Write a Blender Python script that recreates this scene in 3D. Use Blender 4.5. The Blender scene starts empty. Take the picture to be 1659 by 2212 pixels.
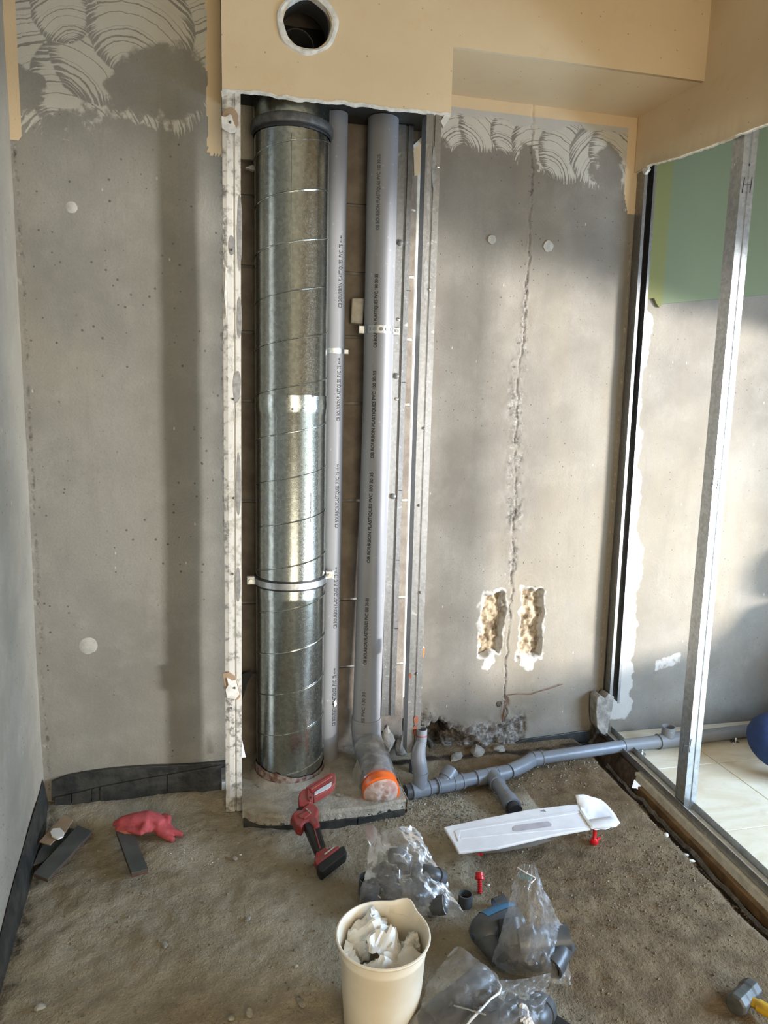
import bpy, bmesh, math, random
import numpy as np
from math import sin, cos, pi, radians, sqrt
from mathutils import Vector, Matrix, Euler

random.seed(7)
SC = bpy.context.scene
COL = SC.collection

# ------------------------------------------------------------------ camera
F_PX, YAW, PITCH, ROLL, EYE = 1534.0, radians(12.7), radians(8.5), 0.0233, 1.42
r0 = np.array([cos(YAW), -sin(YAW), 0.0])
FW = np.array([sin(YAW)*cos(PITCH), cos(YAW)*cos(PITCH), -sin(PITCH)])
u0 = np.cross(r0, FW)
RT = cos(ROLL)*r0 + sin(ROLL)*u0
UP = cos(ROLL)*u0 - sin(ROLL)*r0
CAM = np.array([0.0, 0.0, EYE])
cd = bpy.data.cameras.new('camera')
cd.sensor_fit = 'VERTICAL'; cd.sensor_height = 34.6; cd.sensor_width = 25.95
cd.lens = 34.6*F_PX/2212.0; cd.clip_start = 0.02
co = bpy.data.objects.new('camera', cd); COL.objects.link(co)
co.matrix_world = Matrix(((RT[0], UP[0], -FW[0], 0), (RT[1], UP[1], -FW[1], 0),
                          (RT[2], UP[2], -FW[2], EYE), (0, 0, 0, 1)))
SC.camera = co

# ------------------------------------------------------------------ light and exposure
SC.view_settings.view_transform = 'Standard'
SC.view_settings.look = 'None'
SC.view_settings.gamma = 1.0
SC.view_settings.use_curve_mapping = False
SC.view_settings.exposure = 0.0
W = bpy.data.worlds.new('world'); SC.world = W; W.use_nodes = True
bg = W.node_tree.nodes['Background']
bg.inputs[0].default_value = (0.86, 0.93, 1.0, 1); bg.inputs[1].default_value = 1.0

def area(name, loc, target, sx, sy, power, col):
    l = bpy.data.lights.new(name, 'AREA'); l.shape = 'RECTANGLE'; l.size = sx; l.size_y = sy
    l.energy = power; l.color = col
    o = bpy.data.objects.new(name, l); COL.objects.link(o); o.location = loc
    o.rotation_euler = (Vector(target)-Vector(loc)).to_track_quat('-Z', 'Y').to_euler()
    return o
# low sun-bright facade shining under the added light-cutting shutter of the next room
area('sunlit_facade', (6.94, -2.60, 0.95), (1.64, 2.7, 1.2), 1.2, 0.34, 1800, (1.0, 0.985, 0.96))
# sky seen through the same opening
area('side_window_daylight', (3.15, 0.875, 1.05), (1.2, 2.2, -0.5), 1.6, 0.75, 128, (0.48, 0.70, 1.0))
# daylight through the wide opening behind the photographer
area('rear_window_daylight', (0.75, -1.78, 1.12), (0.55, 2.5, 1.0), 1.5, 2.1, 58, (1.0, 0.85, 0.60))

# ------------------------------------------------------------------ helpers
def ray(x, y): return FW + (x-829.5)/F_PX*RT - (y-1106)/F_PX*UP
def PY(x, y, Y): d = ray(x, y); return Vector(CAM + d*Y/d[1])
def PZ(x, y, Z=0.0): d = ray(x, y); return Vector(CAM + d*(Z-EYE)/d[2])
def PX(x, y, X): d = ray(x, y); return Vector(CAM + d*X/d[0])
def PP(x, y, p, n):
    d = ray(x, y); n = np.array(n); return Vector(CAM + d*(np.dot(np.array(p)-CAM, n)/np.dot(d, n)))

OFF = {}
def offs(o): return OFF.get(o.name, Vector((0, 0, 0))) if o else Vector((0, 0, 0))
def tag(o, label=None, cat=None, group=None, kind=None):
    if label: o['label'] = label
    if cat: o['category'] = cat
    if group: o['group'] = group
    if kind: o['kind'] = kind
    return o
def thing(name, label, cat, loc=(0, 0, 0), group=None):
    o = bpy.data.objects.new(name, None); COL.objects.link(o); o.location = loc
    o.empty_display_size = 0.05
    OFF[o.name] = Vector(loc)
    return tag(o, label, cat, group)
def copy_tree(o, parent=None):
    c = o.copy(); COL.objects.link(c); c.parent = parent
    for ch in o.children: copy_tree(ch, c)
    return c

class MB:
    def __init__(s): s.v = []; s.f = []
    def add(s, vs, fs):
        n = len(s.v); s.v += [tuple(map(float, q)) for q in vs]; s.f += [tuple(i+n for i in q) for q in fs]; return s
    def box(s, c, d, rot=None):
        c = Vector(c); vs = []
        for z in (-1, 1):
            for x, y in ((-1, -1), (1, -1), (1, 1), (-1, 1)):
                q = Vector((x*d[0]/2, y*d[1]/2, z*d[2]/2))
                if rot is not None: q = rot @ q
                vs.append(c+q)
        return s.add(vs, [(3, 2, 1, 0), (4, 5, 6, 7), (0, 1, 5, 4), (1, 2, 6, 5), (2, 3, 7, 6), (3, 0, 4, 7)])
    def box2(s, a, b): 
        return s.box([(a[i]+b[i])/2 for i in range(3)], [abs(b[i]-a[i]) for i in range(3)])
    def prism(s, pts, vec):
        n = len(pts); vec = Vector(vec); vs = [Vector(q) for q in pts]+[Vector(q)+vec for q in pts]
        fs = [tuple(range(n))[::-1], tuple(range(n, 2*n))]+[(i, (i+1) % n, n+(i+1) % n, n+i) for i in range(n)]
        return s.add(vs, fs)
    def tube(s, path, rad, seg=20, caps=True, flat=1.0, phase=0.0):
        path = [Vector(q) for q in path]
        if not hasattr(rad, '__len__'): rad = [rad]*len(path)
        n0 = len(s.v); prev = None; rings = []
        for i, q in enumerate(path):
            t = (path[min(i+1, len(path)-1)]-path[max(i-1, 0)]).normalized()
            if prev is None:
                a = Vector((0, 0, 1)) if abs(t.z) < .8 else Vector((0, -1, 0))
                u = t.cross(a).normalized()
            else:
                u = (prev - t*prev.dot(t)).normalized()
            prev = u; w = t.cross(u)
            rings.append([q+(u*cos(phase+2*pi*k/seg)+w*sin(phase+2*pi*k/seg)*flat)*rad[i] for k in range(seg)])
        vs = [q for r in rings for q in r]; fs = []
        for i in range(len(path)-1):
            for k in range(seg):
                a = i*seg+k; b = i*seg+(k+1) % seg
                fs.append((a, b, b+seg, a+seg))
        if caps:
            fs.append(tuple(range(seg))[::-1]); fs.append(tuple(range((len(path)-1)*seg, len(path)*seg)))
        return s.add(vs, fs)
    def pipe(s, path, ro, ri, seg=24):
        """open tube with wall thickness"""
        path = [Vector(q) for q in path]
        a = MB().tube(path, ro, seg, caps=False); b = MB().tube(path, ri, seg, caps=False)
        n = len(a.v); s0 = len(s.v)
        fs = list(a.f)+[tuple(i+n for i in q[::-1]) for q in b.f]
        last = (len(path)-1)*seg
        for k in range(seg):
            k2 = (k+1) % seg
            fs.append((k2, k, n+k, n+k2)); fs.append((last+k, last+k2, n+last+k2, n+last+k))
        return s.add(a.v+b.v, fs)
    def lathe(s, prof, c=(0, 0, 0), seg=32, close=False):
        c = Vector(c); vs = []; m = len(prof)
        for r, z in prof:
            for k in range(seg): vs.append(c+Vector((r*cos(2*pi*k/seg), r*sin(2*pi*k/seg), z)))
        fs = [(i*seg+k, i*seg+(k+1) % seg, (i+1)*seg+(k+1) % seg, (i+1)*seg+k) for i in range(m-1) for k in range(seg)]
        if close: fs.append(tuple(range(seg))[::-1]); fs.append(tuple(range((m-1)*seg, m*seg)))
        return s.add(vs, fs)
    def ball(s, c, r, seg=10, rings=7, rot=None):
        c = Vector(c); r = r if hasattr(r, '__len__') else (r, r, r); vs = []
        for i in range(rings+1):
            t = pi*i/rings
            for k in range(seg):
                q = Vector((r[0]*sin(t)*cos(2*pi*k/seg), r[1]*sin(t)*sin(2*pi*k/seg), r[2]*cos(t)))
                if rot is not None: q = rot @ q
                vs.append(c+q)
        fs = [(i*seg+k, (i+1)*seg+k, (i+1)*seg+(k+1) % seg, i*seg+(k+1) % seg) for i in range(rings) for k in range(seg)]
        return s.add(vs, fs)
    def sheet(s, P):
        """P[i][j] grid of points"""
        m, n = len(P), len(P[0])
        return s.add([q for r in P for q in r], [(i*n+j, i*n+j+1, (i+1)*n+j+1, (i+1)*n+j) for i in range(m-1) for j in range(n-1)])
    def jitter(s, a):
        s.v = [tuple(c+random.uniform(-a, a) for c in q) for q in s.v]; return s
    def build(s, name, mat, parent=None, smooth=False, bevel=0, kind=None, solid=0, remesh=0, sub=0, label=None):
        me = bpy.data.meshes.new(name); o = offs(parent)
        me.from_pydata([(q[0]-o.x, q[1]-o.y, q[2]-o.z) for q in s.v], [], s.f)
        bm = bmesh.new(); bm.from_mesh(me); bmesh.ops.remove_doubles(bm, verts=bm.verts, dist=1e-5)
        bmesh.ops.recalc_face_normals(bm, faces=bm.faces); bm.to_mesh(me); bm.free()
        if smooth:
            me.polygons.foreach_set('use_smooth', [True]*len(me.polygons))
            try: me.set_sharp_from_angle(angle=radians(smooth if smooth is not True else 40))
            except Exception: pass
        me.materials.append(mat)
        ob = bpy.data.objects.new(name, me); COL.objects.link(ob)
        if parent: ob.parent = parent
        OFF[ob.name] = o
        if remesh:
            m = ob.modifiers.new('r', 'REMESH'); m.mode = 'VOXEL'; m.voxel_size = remesh; m.use_smooth_shade = True
            m = ob.modifiers.new('s', 'SMOOTH'); m.factor = .5; m.iterations = 4
        if solid:
            m = ob.modifiers.new('t', 'SOLIDIFY'); m.thickness = solid; m.offset = 0
        if bevel:
            m = ob.modifiers.new('b', 'BEVEL'); m.width = bevel; m.segments = 2; m.limit_method = 'ANGLE'; m.angle_limit = radians(35)
        if sub:
            m = ob.modifiers.new('u', 'SUBSURF'); m.levels = sub; m.render_levels = sub
        if kind: ob['kind'] = kind
        if label: ob['label'] = label
        return ob

def lerp(a, b, t): return a+(b-a)*t
def poly_path(pts, n):
    """resample a polyline of Vectors into n points"""
    pts = [Vector(q) for q in pts]; L = [0]
    for a, b in zip(pts, pts[1:]): L.append(L[-1]+(b-a).length)
    out = []
    for i in range(n):
        s = L[-1]*i/(n-1); k = 0
        while k < len(pts)-2 and L[k+1] < s: k += 1
        out.append(pts[k].lerp(pts[k+1], (s-L[k])/max(1e-9, L[k+1]-L[k])))
    return out
def arc_path(a, corner, b, n=8):
    """a quadratic bend between two points"""
    a, c, b = Vector(a), Vector(corner), Vector(b)
    return [(a*(1-t)**2 + c*2*t*(1-t) + b*t*t) for t in [i/(n-1) for i in range(n)]]

# numpy value noise
_rng = np.random.RandomState(3); _T = _rng.rand(256, 256)
def vnoise(x, y):
    xi = np.floor(x).astype(int); yi = np.floor(y).astype(int); fx = x-xi; fy = y-yi
    fx = fx*fx*(3-2*fx); fy = fy*fy*(3-2*fy)
    g = lambda i, j: _T[i % 256, j % 256]
    return (g(xi, yi)*(1-fx)+g(xi+1, yi)*fx)*(1-fy)+(g(xi, yi+1)*(1-fx)+g(xi+1, yi+1)*fx)*fy
def fbm(x, y, o=4):
    s = 0; a = .5
    for k in range(o): s = s+a*vnoise(x*2**k+17*k, y*2**k+31*k); a *= .5
    return s/(1-.5**o)
def sstep(a, b, x): t = np.clip((x-a)/(b-a), 0, 1); return t*t*(3-2*t)
_TL = _T.tolist()
def _vn(x, y):
    xi = math.floor(x); yi = math.floor(y); fx = x-xi; fy = y-yi; fx = fx*fx*(3-2*fx); fy = fy*fy*(3-2*fy)
    a = _TL[xi % 256]; b = _TL[(xi+1) % 256]; j = yi % 256; k = (yi+1) % 256
    return (a[j]*(1-fx)+b[j]*fx)*(1-fy)+(a[k]*(1-fx)+b[k]*fx)*fy
def rag(t, f, amp, seed=0.0):
    x = t*f+seed; y = seed*3.1+.5; s = 0; a = .5
    for k in range(4): s += a*_vn(x*2**k+17*k, y*2**k+31*k); a *= .5
    return (s/.9375-.5)*2*amp

# ------------------------------------------------------------------ materials
class NT:
    def __init__(s, name):
        s.m = bpy.data.materials.new(name); s.m.use_nodes = True; s.t = s.m.node_tree
        s.b = s.t.nodes['Principled BSDF']; s.out = s.t.nodes['Material Output']
        s.tc = s.n('ShaderNodeTexCoord'); s.pos = s.tc.outputs['Object']
    def n(s, k, **kw):
        o = s.t.nodes.new(k)
        for a, v in kw.items(): setattr(o, a, v)
        return o
    def l(s, a, b):
        if hasattr(a, 'is_linked') or hasattr(a, 'links'): s.t.links.new(a, b)
        else: b.default_value = a
    def math(s, op, a, b=None, c=None, clamp=False):
        o = s.n('ShaderNodeMath', operation=op, use_clamp=clamp); s.l(a, o.inputs[0])
        if b is not None: s.l(b, o.inputs[1])
        if c is not None: s.l(c, o.inputs[2])
        return o.outputs[0]
    def noise(s, scale, detail=4, rough=.55, vec=None, dist=0.0, dim='3D'):
        o = s.n('ShaderNodeTexNoise', noise_dimensions=dim); o.inputs['Scale'].default_value = scale
        o.inputs['Detail'].default_value = detail; o.inputs['Roughness'].default_value = rough; o.inputs['Distortion'].default_value = dist
        if dim != '1D': s.l(vec if vec is not None else s.pos, o.inputs['Vector'])
        return o
    def voro(s, scale, vec=None, feature='F1'):
        o = s.n('ShaderNodeTexVoronoi', feature=feature); o.inputs['Scale'].default_value = scale
        s.l(vec if vec is not None else s.pos, o.inputs['Vector']); return o
    def mapv(s, sc=(1, 1, 1), loc=(0, 0, 0)):
        o = s.n('ShaderNodeMapping'); s.l(s.pos, o.inputs['Vector']); o.inputs['Scale'].default_value = sc; o.inputs['Location'].default_value = loc
        return o.outputs[0]
    def ss(s, x, a, b, inv=False):
        o = s.n('ShaderNodeMapRange', interpolation_type='SMOOTHSTEP'); s.l(x, o.inputs[0])
        o.inputs[1].default_value = a; o.inputs[2].default_value = b
        o.inputs[3].default_value = 1 if inv else 0; o.inputs[4].default_value = 0 if inv else 1
        return o.outputs[0]
    def mix(s, f, a, b, mode='MIX'):
        o = s.n('ShaderNodeMix', data_type='RGBA', blend_type=mode); s.l(f, o.inputs[0])
        for v, i in ((a, 6), (b, 7)):
            if isinstance(v, tuple): o.inputs[i].default_value = (*v[:3], 1)
            else: s.l(v, o.inputs[i])
        return o.outputs[2]
    def attr(s, name): o = s.n('ShaderNodeAttribute', attribute_name=name); return o.outputs['Fac']
    def bump(s, h, st=.3, d=.01):
        o = s.n('ShaderNodeBump'); o.inputs['Strength'].default_value = st; o.inputs['Distance'].default_value = d
        s.l(h, o.inputs['Height']); s.l(o.outputs[0], s.b.inputs['Normal']); return o
    def col(s, c): 
        if isinstance(c, tuple): s.b.inputs['Base Color'].default_value = (*c[:3], 1)
        else: s.l(c, s.b.inputs['Base Color'])
        return s
    def set(s, rough=.6, metal=0.0, spec=None, **kw):
        s.l(rough, s.b.inputs['Roughness']); s.l(metal, s.b.inputs['Metallic'])
        if spec is not None: s.b.inputs['Specular IOR Level'].default_value = spec
        for k, v in kw.items(): s.l(v, s.b.inputs[k.replace('_', ' ')])
        return s

def simple(name, c, rough=.6, metal=0.0, var=.12, sc=14, c2=None, bump=0.0, bsc=60, spec=None, **kw):
    t = NT(name); n = t.noise(sc, 5)
    c2 = c2 or tuple(q*(1-2.2*var) for q in c)
    t.col(t.mix(t.ss(n.outputs[0], .32, .68), c2, c)); t.set(rough, metal, spec, **kw)
    if bump: t.bump(t.noise(bsc, 4).outputs[0], bump, .004)
    return t.m

def concrete_mat(name, base, dark, fans=(), extra=True, bare=None):
    t = NT(name)
    big = t.noise(2.2, 5, .6); med = t.noise(9, 6, .62); fine = t.noise(140, 3, .6)
    c = t.mix(t.ss(big.outputs[0], .3, .7), dark, base)
    c = t.mix(t.math('MULTIPLY', t.ss(med.outputs[0], .45, .75), .35), c, tuple(q*1.25 for q in base))
    c = t.mix(t.math('MULTIPLY', t.ss(fine.outputs[0], .35, .7), .22), c, tuple(q*.62 for q in base))
    tan = t.noise(1.3, 4, .6, t.mapv((1, 1, .45), (4, 0, 1)))
    c = t.mix(t.math('MULTIPLY', t.ss(tan.outputs[0], .5, .7), .45), c, (base[0]*1.08, base[1]*.98, base[2]*.80))
    st = t.noise(6, 5, .65, t.mapv((3.5, 3.5, .5)))
    c = t.mix(t.math('MULTIPLY', t.ss(st.outputs[0], .5, .72), .3), c, tuple(q*.70 for q in base))
    spk = t.noise(75, 4, .75); c = t.mix(t.math('MULTIPLY', t.ss(spk.outputs[0], .62, .74), .5), c, tuple(q*.45 for q in base))
    # trowel arcs, faint
    vo = t.voro(4.5); ph = t.math('MULTIPLY', vo.outputs['Distance'], 150)
    ring = t.math('SINE', t.math('ADD', ph, t.math('MULTIPLY', med.outputs[0], 26)))
    rm = t.math('MULTIPLY', t.ss(ring, .55, 1.0), t.ss(t.noise(5, 3).outputs[0], .5, .68))
    rm = t.math('MULTIPLY', rm, t.ss(vo.outputs['Distance'], .25, .5))
    c = t.mix(t.math('MULTIPLY', rm, .08), c, tuple(min(1, q*1.7) for q in base))
    # pits
    pv = t.voro(52); sc_ = t.n('ShaderNodeSeparateColor'); t.l(pv.outputs['Color'], sc_.inputs[0])
    pr_ = t.math('ADD', .05, t.math('MULTIPLY', sc_.outputs[1], .16)); pd_ = t.math('SUBTRACT', pv.outputs['Distance'], pr_)
    pit = t.math('MULTIPLY', t.ss(pd_, -.02, .03, True), t.math('MULTIPLY', t.ss(sc_.outputs[0], .62, .66), t.ss(t.noise(5, 3).outputs[0], .42, .56)))
    wp = t.voro(30, t.mapv((1, 1, .45), (3, 0, 5))); sw_ = t.n('ShaderNodeSeparateColor'); t.l(wp.outputs['Color'], sw_.inputs[0])
    wsp = t.math('MULTIPLY', t.ss(wp.outputs['Distance'], .05, .10, True), t.ss(sw_.outputs[0], .86, .88))
    c = t.mix(t.math('MULTIPLY', wsp, .7), c, tuple(min(1, q*1.9) for q in base))
    c = t.mix(t.math('MULTIPLY', pit, .75), c, tuple(q*.25 for q in base))
    if fans:
        sep = t.n('ShaderNodeSeparateXYZ'); t.l(t.pos, sep.inputs[0]); X, Z = sep.outputs[0], sep.outputs[2]
        wob = t.noise(26, 3); val = 0.0; cov = 0.0
        for i, (fx, fz, R, sx, fr, ex) in enumerate(fans):
            an = 2.4*i+ex*3; ox, oz = R*1.0*cos(an), -R*1.05+R*.2*sin(an)
            dx = t.math('MULTIPLY', t.math('SUBTRACT', X, fx), sx); dz = t.math('SUBTRACT', Z, fz)
            d = t.math('SQRT', t.math('ADD', t.math('MULTIPLY', dx, dx), t.math('MULTIPLY', dz, dz)))
            ax_ = t.math('SUBTRACT', dx, ox); az_ = t.math('SUBTRACT', dz, oz); d2_ = t.math('SQRT', t.math('ADD', t.math('MULTIPLY', ax_, ax_), t.math('MULTIPLY', az_, az_)))
            # angular stretch shifts the centre so that the arcs crowd on one side like a trowel sweep
            nz = t.n('ShaderNodeTexNoise', noise_dimensions='1D'); nz.inputs['Scale'].default_value = fr*1.9; nz.inputs['Detail'].default_value = 2
            t.l(t.math('ADD', d2_, t.math('MULTIPLY', wob.outputs[0], .016)), nz.inputs['W'])
            edge = t.ss(d, R*.70, R, False)
            lines = t.ss(t.math('SUBTRACT', nz.outputs[0], t.math('MULTIPLY', edge, .24)), .30, .44)
            inside = t.ss(t.math('ADD', d, t.math('MULTIPLY', wob.outputs[0], .02)), R*1.0+.008, R*1.0+.014, True)
            val = t.math('ADD', t.math('MULTIPLY', t.math('SUBTRACT', 1.0, inside), val), t.math('MULTIPLY', inside, lines))
        val = t.math('MULTIPLY', val, t.math('ADD', .72, t.math('MULTIPLY', med.outputs[0], .4)), clamp=True)
        if bare is not None:
            for (bx, bz, br, bs) in bare:
                dx = t.math('MULTIPLY', t.math('SUBTRACT', X, bx), bs); dz = t.math('SUBTRACT', Z, bz)
                d = t.math('SQRT', t.math('ADD', t.math('MULTIPLY', dx, dx), t.math('MULTIPLY', dz, dz)))
                k = t.ss(t.math('ADD', d, t.math('MULTIPLY', t.math('SUBTRACT', med.outputs[0], .5), .22)), br*.8, br*1.05)
                val = t.math('MULTIPLY', val, k)
        c = t.mix(val, c, (.50, .47, .40))
    if extra:
        wn = t.math('MULTIPLY', t.math('SUBTRACT', t.noise(30, 5, .65).outputs[0], .5), .9)
        def am(a, lo=.35, hi=.6, w=1.0): return t.ss(t.math('ADD', t.attr(a), t.math('MULTIPLY', wn, w)), lo, hi)
        pl = t.mix(med.outputs[0], (.38, .355, .315), (.50, .47, .425))
        c = t.mix(am('plaster'), c, pl)
        c = t.mix(am('rough', .35, .75, 1.4), c, t.mix(t.ss(t.noise(55, 5, .7).outputs[0], .38, .68), (.085, .072, .06), (.33, .305, .27)))
        c = t.mix(am('expo'), c, t.mix(t.ss(t.noise(40, 5).outputs[0], .35, .62), (.16, .115, .07), (.42, .33, .22)))
        c = t.mix(am('dark_mask'), c, t.mix(t.ss(t.noise(40, 5).outputs[0], .35, .7), (.035, .03, .026), (.15, .125, .10)))
        c = t.mix(am('beige', .4, .5, .35), c, t.mix(med.outputs[0], (.58, .43, .26), (.65, .50, .315)))
    t.col(c); t.set(.85, 0, .25)
    h = t.math('SUBTRACT', t.math('ADD', med.outputs[0], t.math('MULTIPLY', fine.outputs[0], .5)), pit)
    t.bump(h, .35, .005)
    return t.m

M = {}
M['concrete'] = concrete_mat('grey_concrete', (.250, .226, .190), (.168, .147, .120),
    fans=[(.80, 2.44, .085, 1, 90, .2), (.96, 2.47, .10, 1, 80, .3), (1.06, 2.45, .075, 1, 95, -.2), (1.18, 2.42, .11, 1, 75, .2),
          (1.30, 2.41, .12, 1, 80, -.3), (1.43, 2.40, .12, 1, 75, .3), (1.52, 2.42, .13, 1, 80, .2)],
    bare=[(.74, 2.33, .10, 1), (1.14, 2.36, .07, 1.6), (1.48, 2.33, .09, 1)])
M['concrete_left'] = concrete_mat('grey_concrete_trowelled', (.272, .256, .218), (.20, .188, .160),
    fans=[(-.52, 2.56, .22, 1, 60, .5), (-.30, 2.62, .26, 1, 62, -.4), (-.10, 2.52, .20, 1, 55, .4), (-.20, 2.38, .15, 1, 70, .5),
          (-.55, 2.42, .20, 1, 55, .6), (-.40, 2.36, .17, 1.0, 60, -.5), (-.36, 2.47, .15, 1, 62, .6), (-.47, 2.57, .085, 1, 110, .3),
          (-.24, 2.56, .16, 1, 66, .5)],
    bare=[(-.16, 2.42, .125, .95), (-.25, 2.36, .07, .8), (-.60, 2.33, .06, 1), (-.32, 2.22, .075, .35)])
M['concrete_patch'] = simple('pale_filler', (.44, .42, .37), .9, var=.1, sc=40)
M['concrete_side'] = concrete_mat('pale_side_concrete', (.40, .36, .295), (.30, .268, .21), extra=False)
def beige_mat():
    t = NT('beige_wall_paint'); n = t.noise(1.7, 5); f = t.noise(60, 3); b = t.noise(6, 5, .7)
    c = t.mix(t.ss(n.outputs[0], .3, .7), (.60, .455, .28), (.68, .535, .345))
    c = t.mix(t.math('MULTIPLY', t.ss(b.outputs[0], .56, .72), .35), c, (.58, .37, .16))
    sp = t.voro(22); d = t.math('MULTIPLY', t.ss(sp.outputs['Distance'], .04, .07, True), .6)
    c = t.mix(d, c, (.16, .10, .05)); t.col(c); t.set(.75, 0, .3); t.bump(t.math('ADD', f.outputs[0], b.outputs[0]), .12, .004); return t.m
M['beige'] = beige_mat()
M['plaster'] = simple('white_gypsum', (.74, .71, .64), .9, var=.12, sc=40, bump=.3)
M['paper'] = simple('brown_board_paper', (.36, .25, .16), .9, var=.1)
def floor_mat():
    t = NT('raw_earth_screed'); a = t.noise(1.6, 5, .6); b = t.noise(14, 6, .7); f = t.noise(120, 4, .7); w = t.noise(3.2, 6, .65, dist=.6)
    c = t.mix(t.ss(a.outputs[0], .3, .7), (.29, .235, .155), (.41, .35, .245))
    c = t.mix(t.math('MULTIPLY', t.ss(w.outputs[0], .46, .70), .6), c, (.50, .445, .345))
    c = t.mix(t.math('MULTIPLY', t.ss(b.outputs[0], .5, .75), .45), c, (.20, .165, .115))
    c = t.mix(t.math('MULTIPLY', t.ss(f.outputs[0], .5, .8), .45), c, (.55, .50, .41))
    c = t.mix(t.ss(t.math('ADD', t.attr('brown_tint'), t.math('MULTIPLY', t.math('SUBTRACT', w.outputs[0], .5), 1.2)), .3, .8), c, t.mix(t.ss(b.outputs[0], .35, .7), (.245, .178, .105), (.15, .105, .062)))
    c = t.mix(t.ss(t.math('ADD', t.attr('dark_mask'), t.math('MULTIPLY', t.math('SUBTRACT', b.outputs[0], .5), .8)), .35, .65), c, (.05, .038, .028))
    t.col(c); t.set(.95, 0, .15); t.bump(t.math('ADD', t.math('MULTIPLY', b.outputs[0], 1.3), t.math('MULTIPLY', f.outputs[0], .6)), 1.0, .014); return t.m
M['floor'] = floor_mat()
def galv_mat(name, base, rough, spangle=.18, dust=0.0, streak=True):
    t = NT(name); v = t.voro(95); s = t.noise(18, 4, .6, t.mapv((2.2, 2.2, .12))); g = t.noise(260, 2); b = t.noise(5, 5)
    c = t.mix(t.math('MULTIPLY', v.outputs['Color'], 1.0), tuple(q*(1-spangle) for q in base), tuple(min(1, q*(1+spangle)) for q in base))
    c = t.mix(t.math('MULTIPLY', t.ss(s.outputs[0], .45, .7), .30), c, tuple(q*.62 for q in base))
    r = t.math('ADD', rough, t.math('MULTIPLY', t.math('SUBTRACT', g.outputs[0], .5), .25))
    mtl = 1.0
    if dust:
        d = t.math('MULTIPLY', t.ss(t.noise(30, 6, .7).outputs[0], .62-dust*.5, .80-dust*.5), 1.0)
        c = t.mix(d, c, (.60, .57, .51)); mtl = t.math('SUBTRACT', 1.0, d); r = t.math('MAXIMUM', r, t.math('MULTIPLY', d, .85))
    t.col(c); t.set(r, mtl); t.bump(t.math('ADD', g.outputs[0], b.outputs[0]), .05, .003); return t.m
M['galv'] = galv_mat('galvanised_steel', (.52, .54, .545), .42)
M['galv_duct'] = galv_mat('spangled_duct_steel', (.44, .472, .448), .23, .20)
M['galv_stain'] = simple('grey_stain', (.20, .20, .195), .55, .5, var=.2, sc=60, c2=(.32, .31, .30))
M['galv_old'] = galv_mat('weathered_stud_steel', (.30, .30, .295), .45, .12, dust=.05)
M['galv_white'] = galv_mat('dust_coated_steel', (.42, .42, .41), .5, .12, dust=.52)
M['galv_dark'] = simple('dark_stained_steel', (.16, .16, .155), .6, .6, var=.2, sc=50)
M['shaft_shade'] = simple('shaft_shade_black', (.045, .043, .04), .8, var=.15)  # near-black that puts the shade of the hole and shaft into the colour
M['rust'] = simple('red_oxide_paint', (.115, .030, .020), .75, var=.25, sc=60, c2=(.32, .27, .22), bump=.5)
M['rusty'] = simple('rust_patch', (.22, .065, .03), .8, var=.2, sc=60)
def pvc(name, c, rough=.32):
    t = NT(name); s = t.noise(9, 5, .6, t.mapv((3, 3, .35))); d = t.noise(60, 4, .7)
    k = t.mix(t.math('MULTIPLY', t.ss(s.outputs[0], .4, .7), .5), c, tuple(q*.82 for q in c))
    k = t.mix(t.math('MULTIPLY', t.ss(d.outputs[0], .63, .72), .45), k, (.58, .56, .54))
    t.col(k); t.set(t.math('ADD', rough, t.math('MULTIPLY', s.outputs[0], .25)), 0, .5); return t.m
M['pvc'] = pvc('grey_pvc', (.235, .235, .245), .36)
M['pvc_drain'] = pvc('blue_grey_pvc', (.185, .205, .235), .25)
M['pvc_dark'] = simple('dark_grey_pvc', (.085, .092, .098), .38, var=.15, sc=20)
M['pvc_room'] = pvc('dusty_grey_pvc', (.20, .20, .20), .4)
M['ink'] = simple('black_print', (.015, .015, .017), .6, var=.0)
M['ink_fade'] = simple('faded_print', (.07, .07, .075), .6, var=.0)
M['black'] = simple('black_rubber', (.016, .016, .018), .5, var=.1)
M['bitumen'] = simple('black_glazed_skirting', (.020, .022, .022), .42, var=.3, sc=22, c2=(.05, .049, .043), bump=.7, bsc=40)
M['dark_tile'] = simple('dark_slate_tile', (.050, .058, .056), .38, var=.25, sc=12, c2=(.085, .09, .085))
M['terracotta'] = simple('brown_tile_biscuit', (.12, .065, .045), .9, var=.2, sc=30)
M['orange'] = simple('orange_plastic', (.85, .15, .02), .35, var=.06)
M['red'] = simple('red_plastic', (.62, .012, .018), .35, var=.05)
M['red_tool'] = simple('dusty_red_plastic', (.27, .030, .028), .55, var=.12, sc=40, c2=(.21, .06, .052))
M['black_tool'] = simple('black_grip', (.016, .017, .017), .5, var=.15, sc=40)
M['lens'] = simple('clear_lamp_lens', (.55, .58, .62), .12, var=.05)
M['glove'] = simple('red_fabric', (.50, .085, .09), .85, var=.15, sc=30, bump=.3, bsc=140)
M['white_film'] = simple('white_film', (.80, .80, .82), .45, var=.04, sc=20, bump=.06, bsc=40)
M['grey_film'] = simple('grey_label_print', (.48, .46, .50), .4, var=.1, sc=40)
M['tray'] = simple('grey_tray', (.30, .31, .31), .4, var=.08)
M['wood'] = simple('brown_timber', (.20, .115, .045), .7, var=.22, sc=26, bump=.3)
M['mortar'] = simple('cream_mortar', (.60, .56, .47), .9, var=.12, sc=30, bump=.5)
M['earth'] = simple('dark_earth', (.085, .055, .035), .95, var=.25, sc=50, c2=(.035, .024, .016), bump=.8)
M['debris'] = simple('dusty_concrete', (.36, .335, .29), .95, var=.22, sc=26, bump=1.0, bsc=90)
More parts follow.
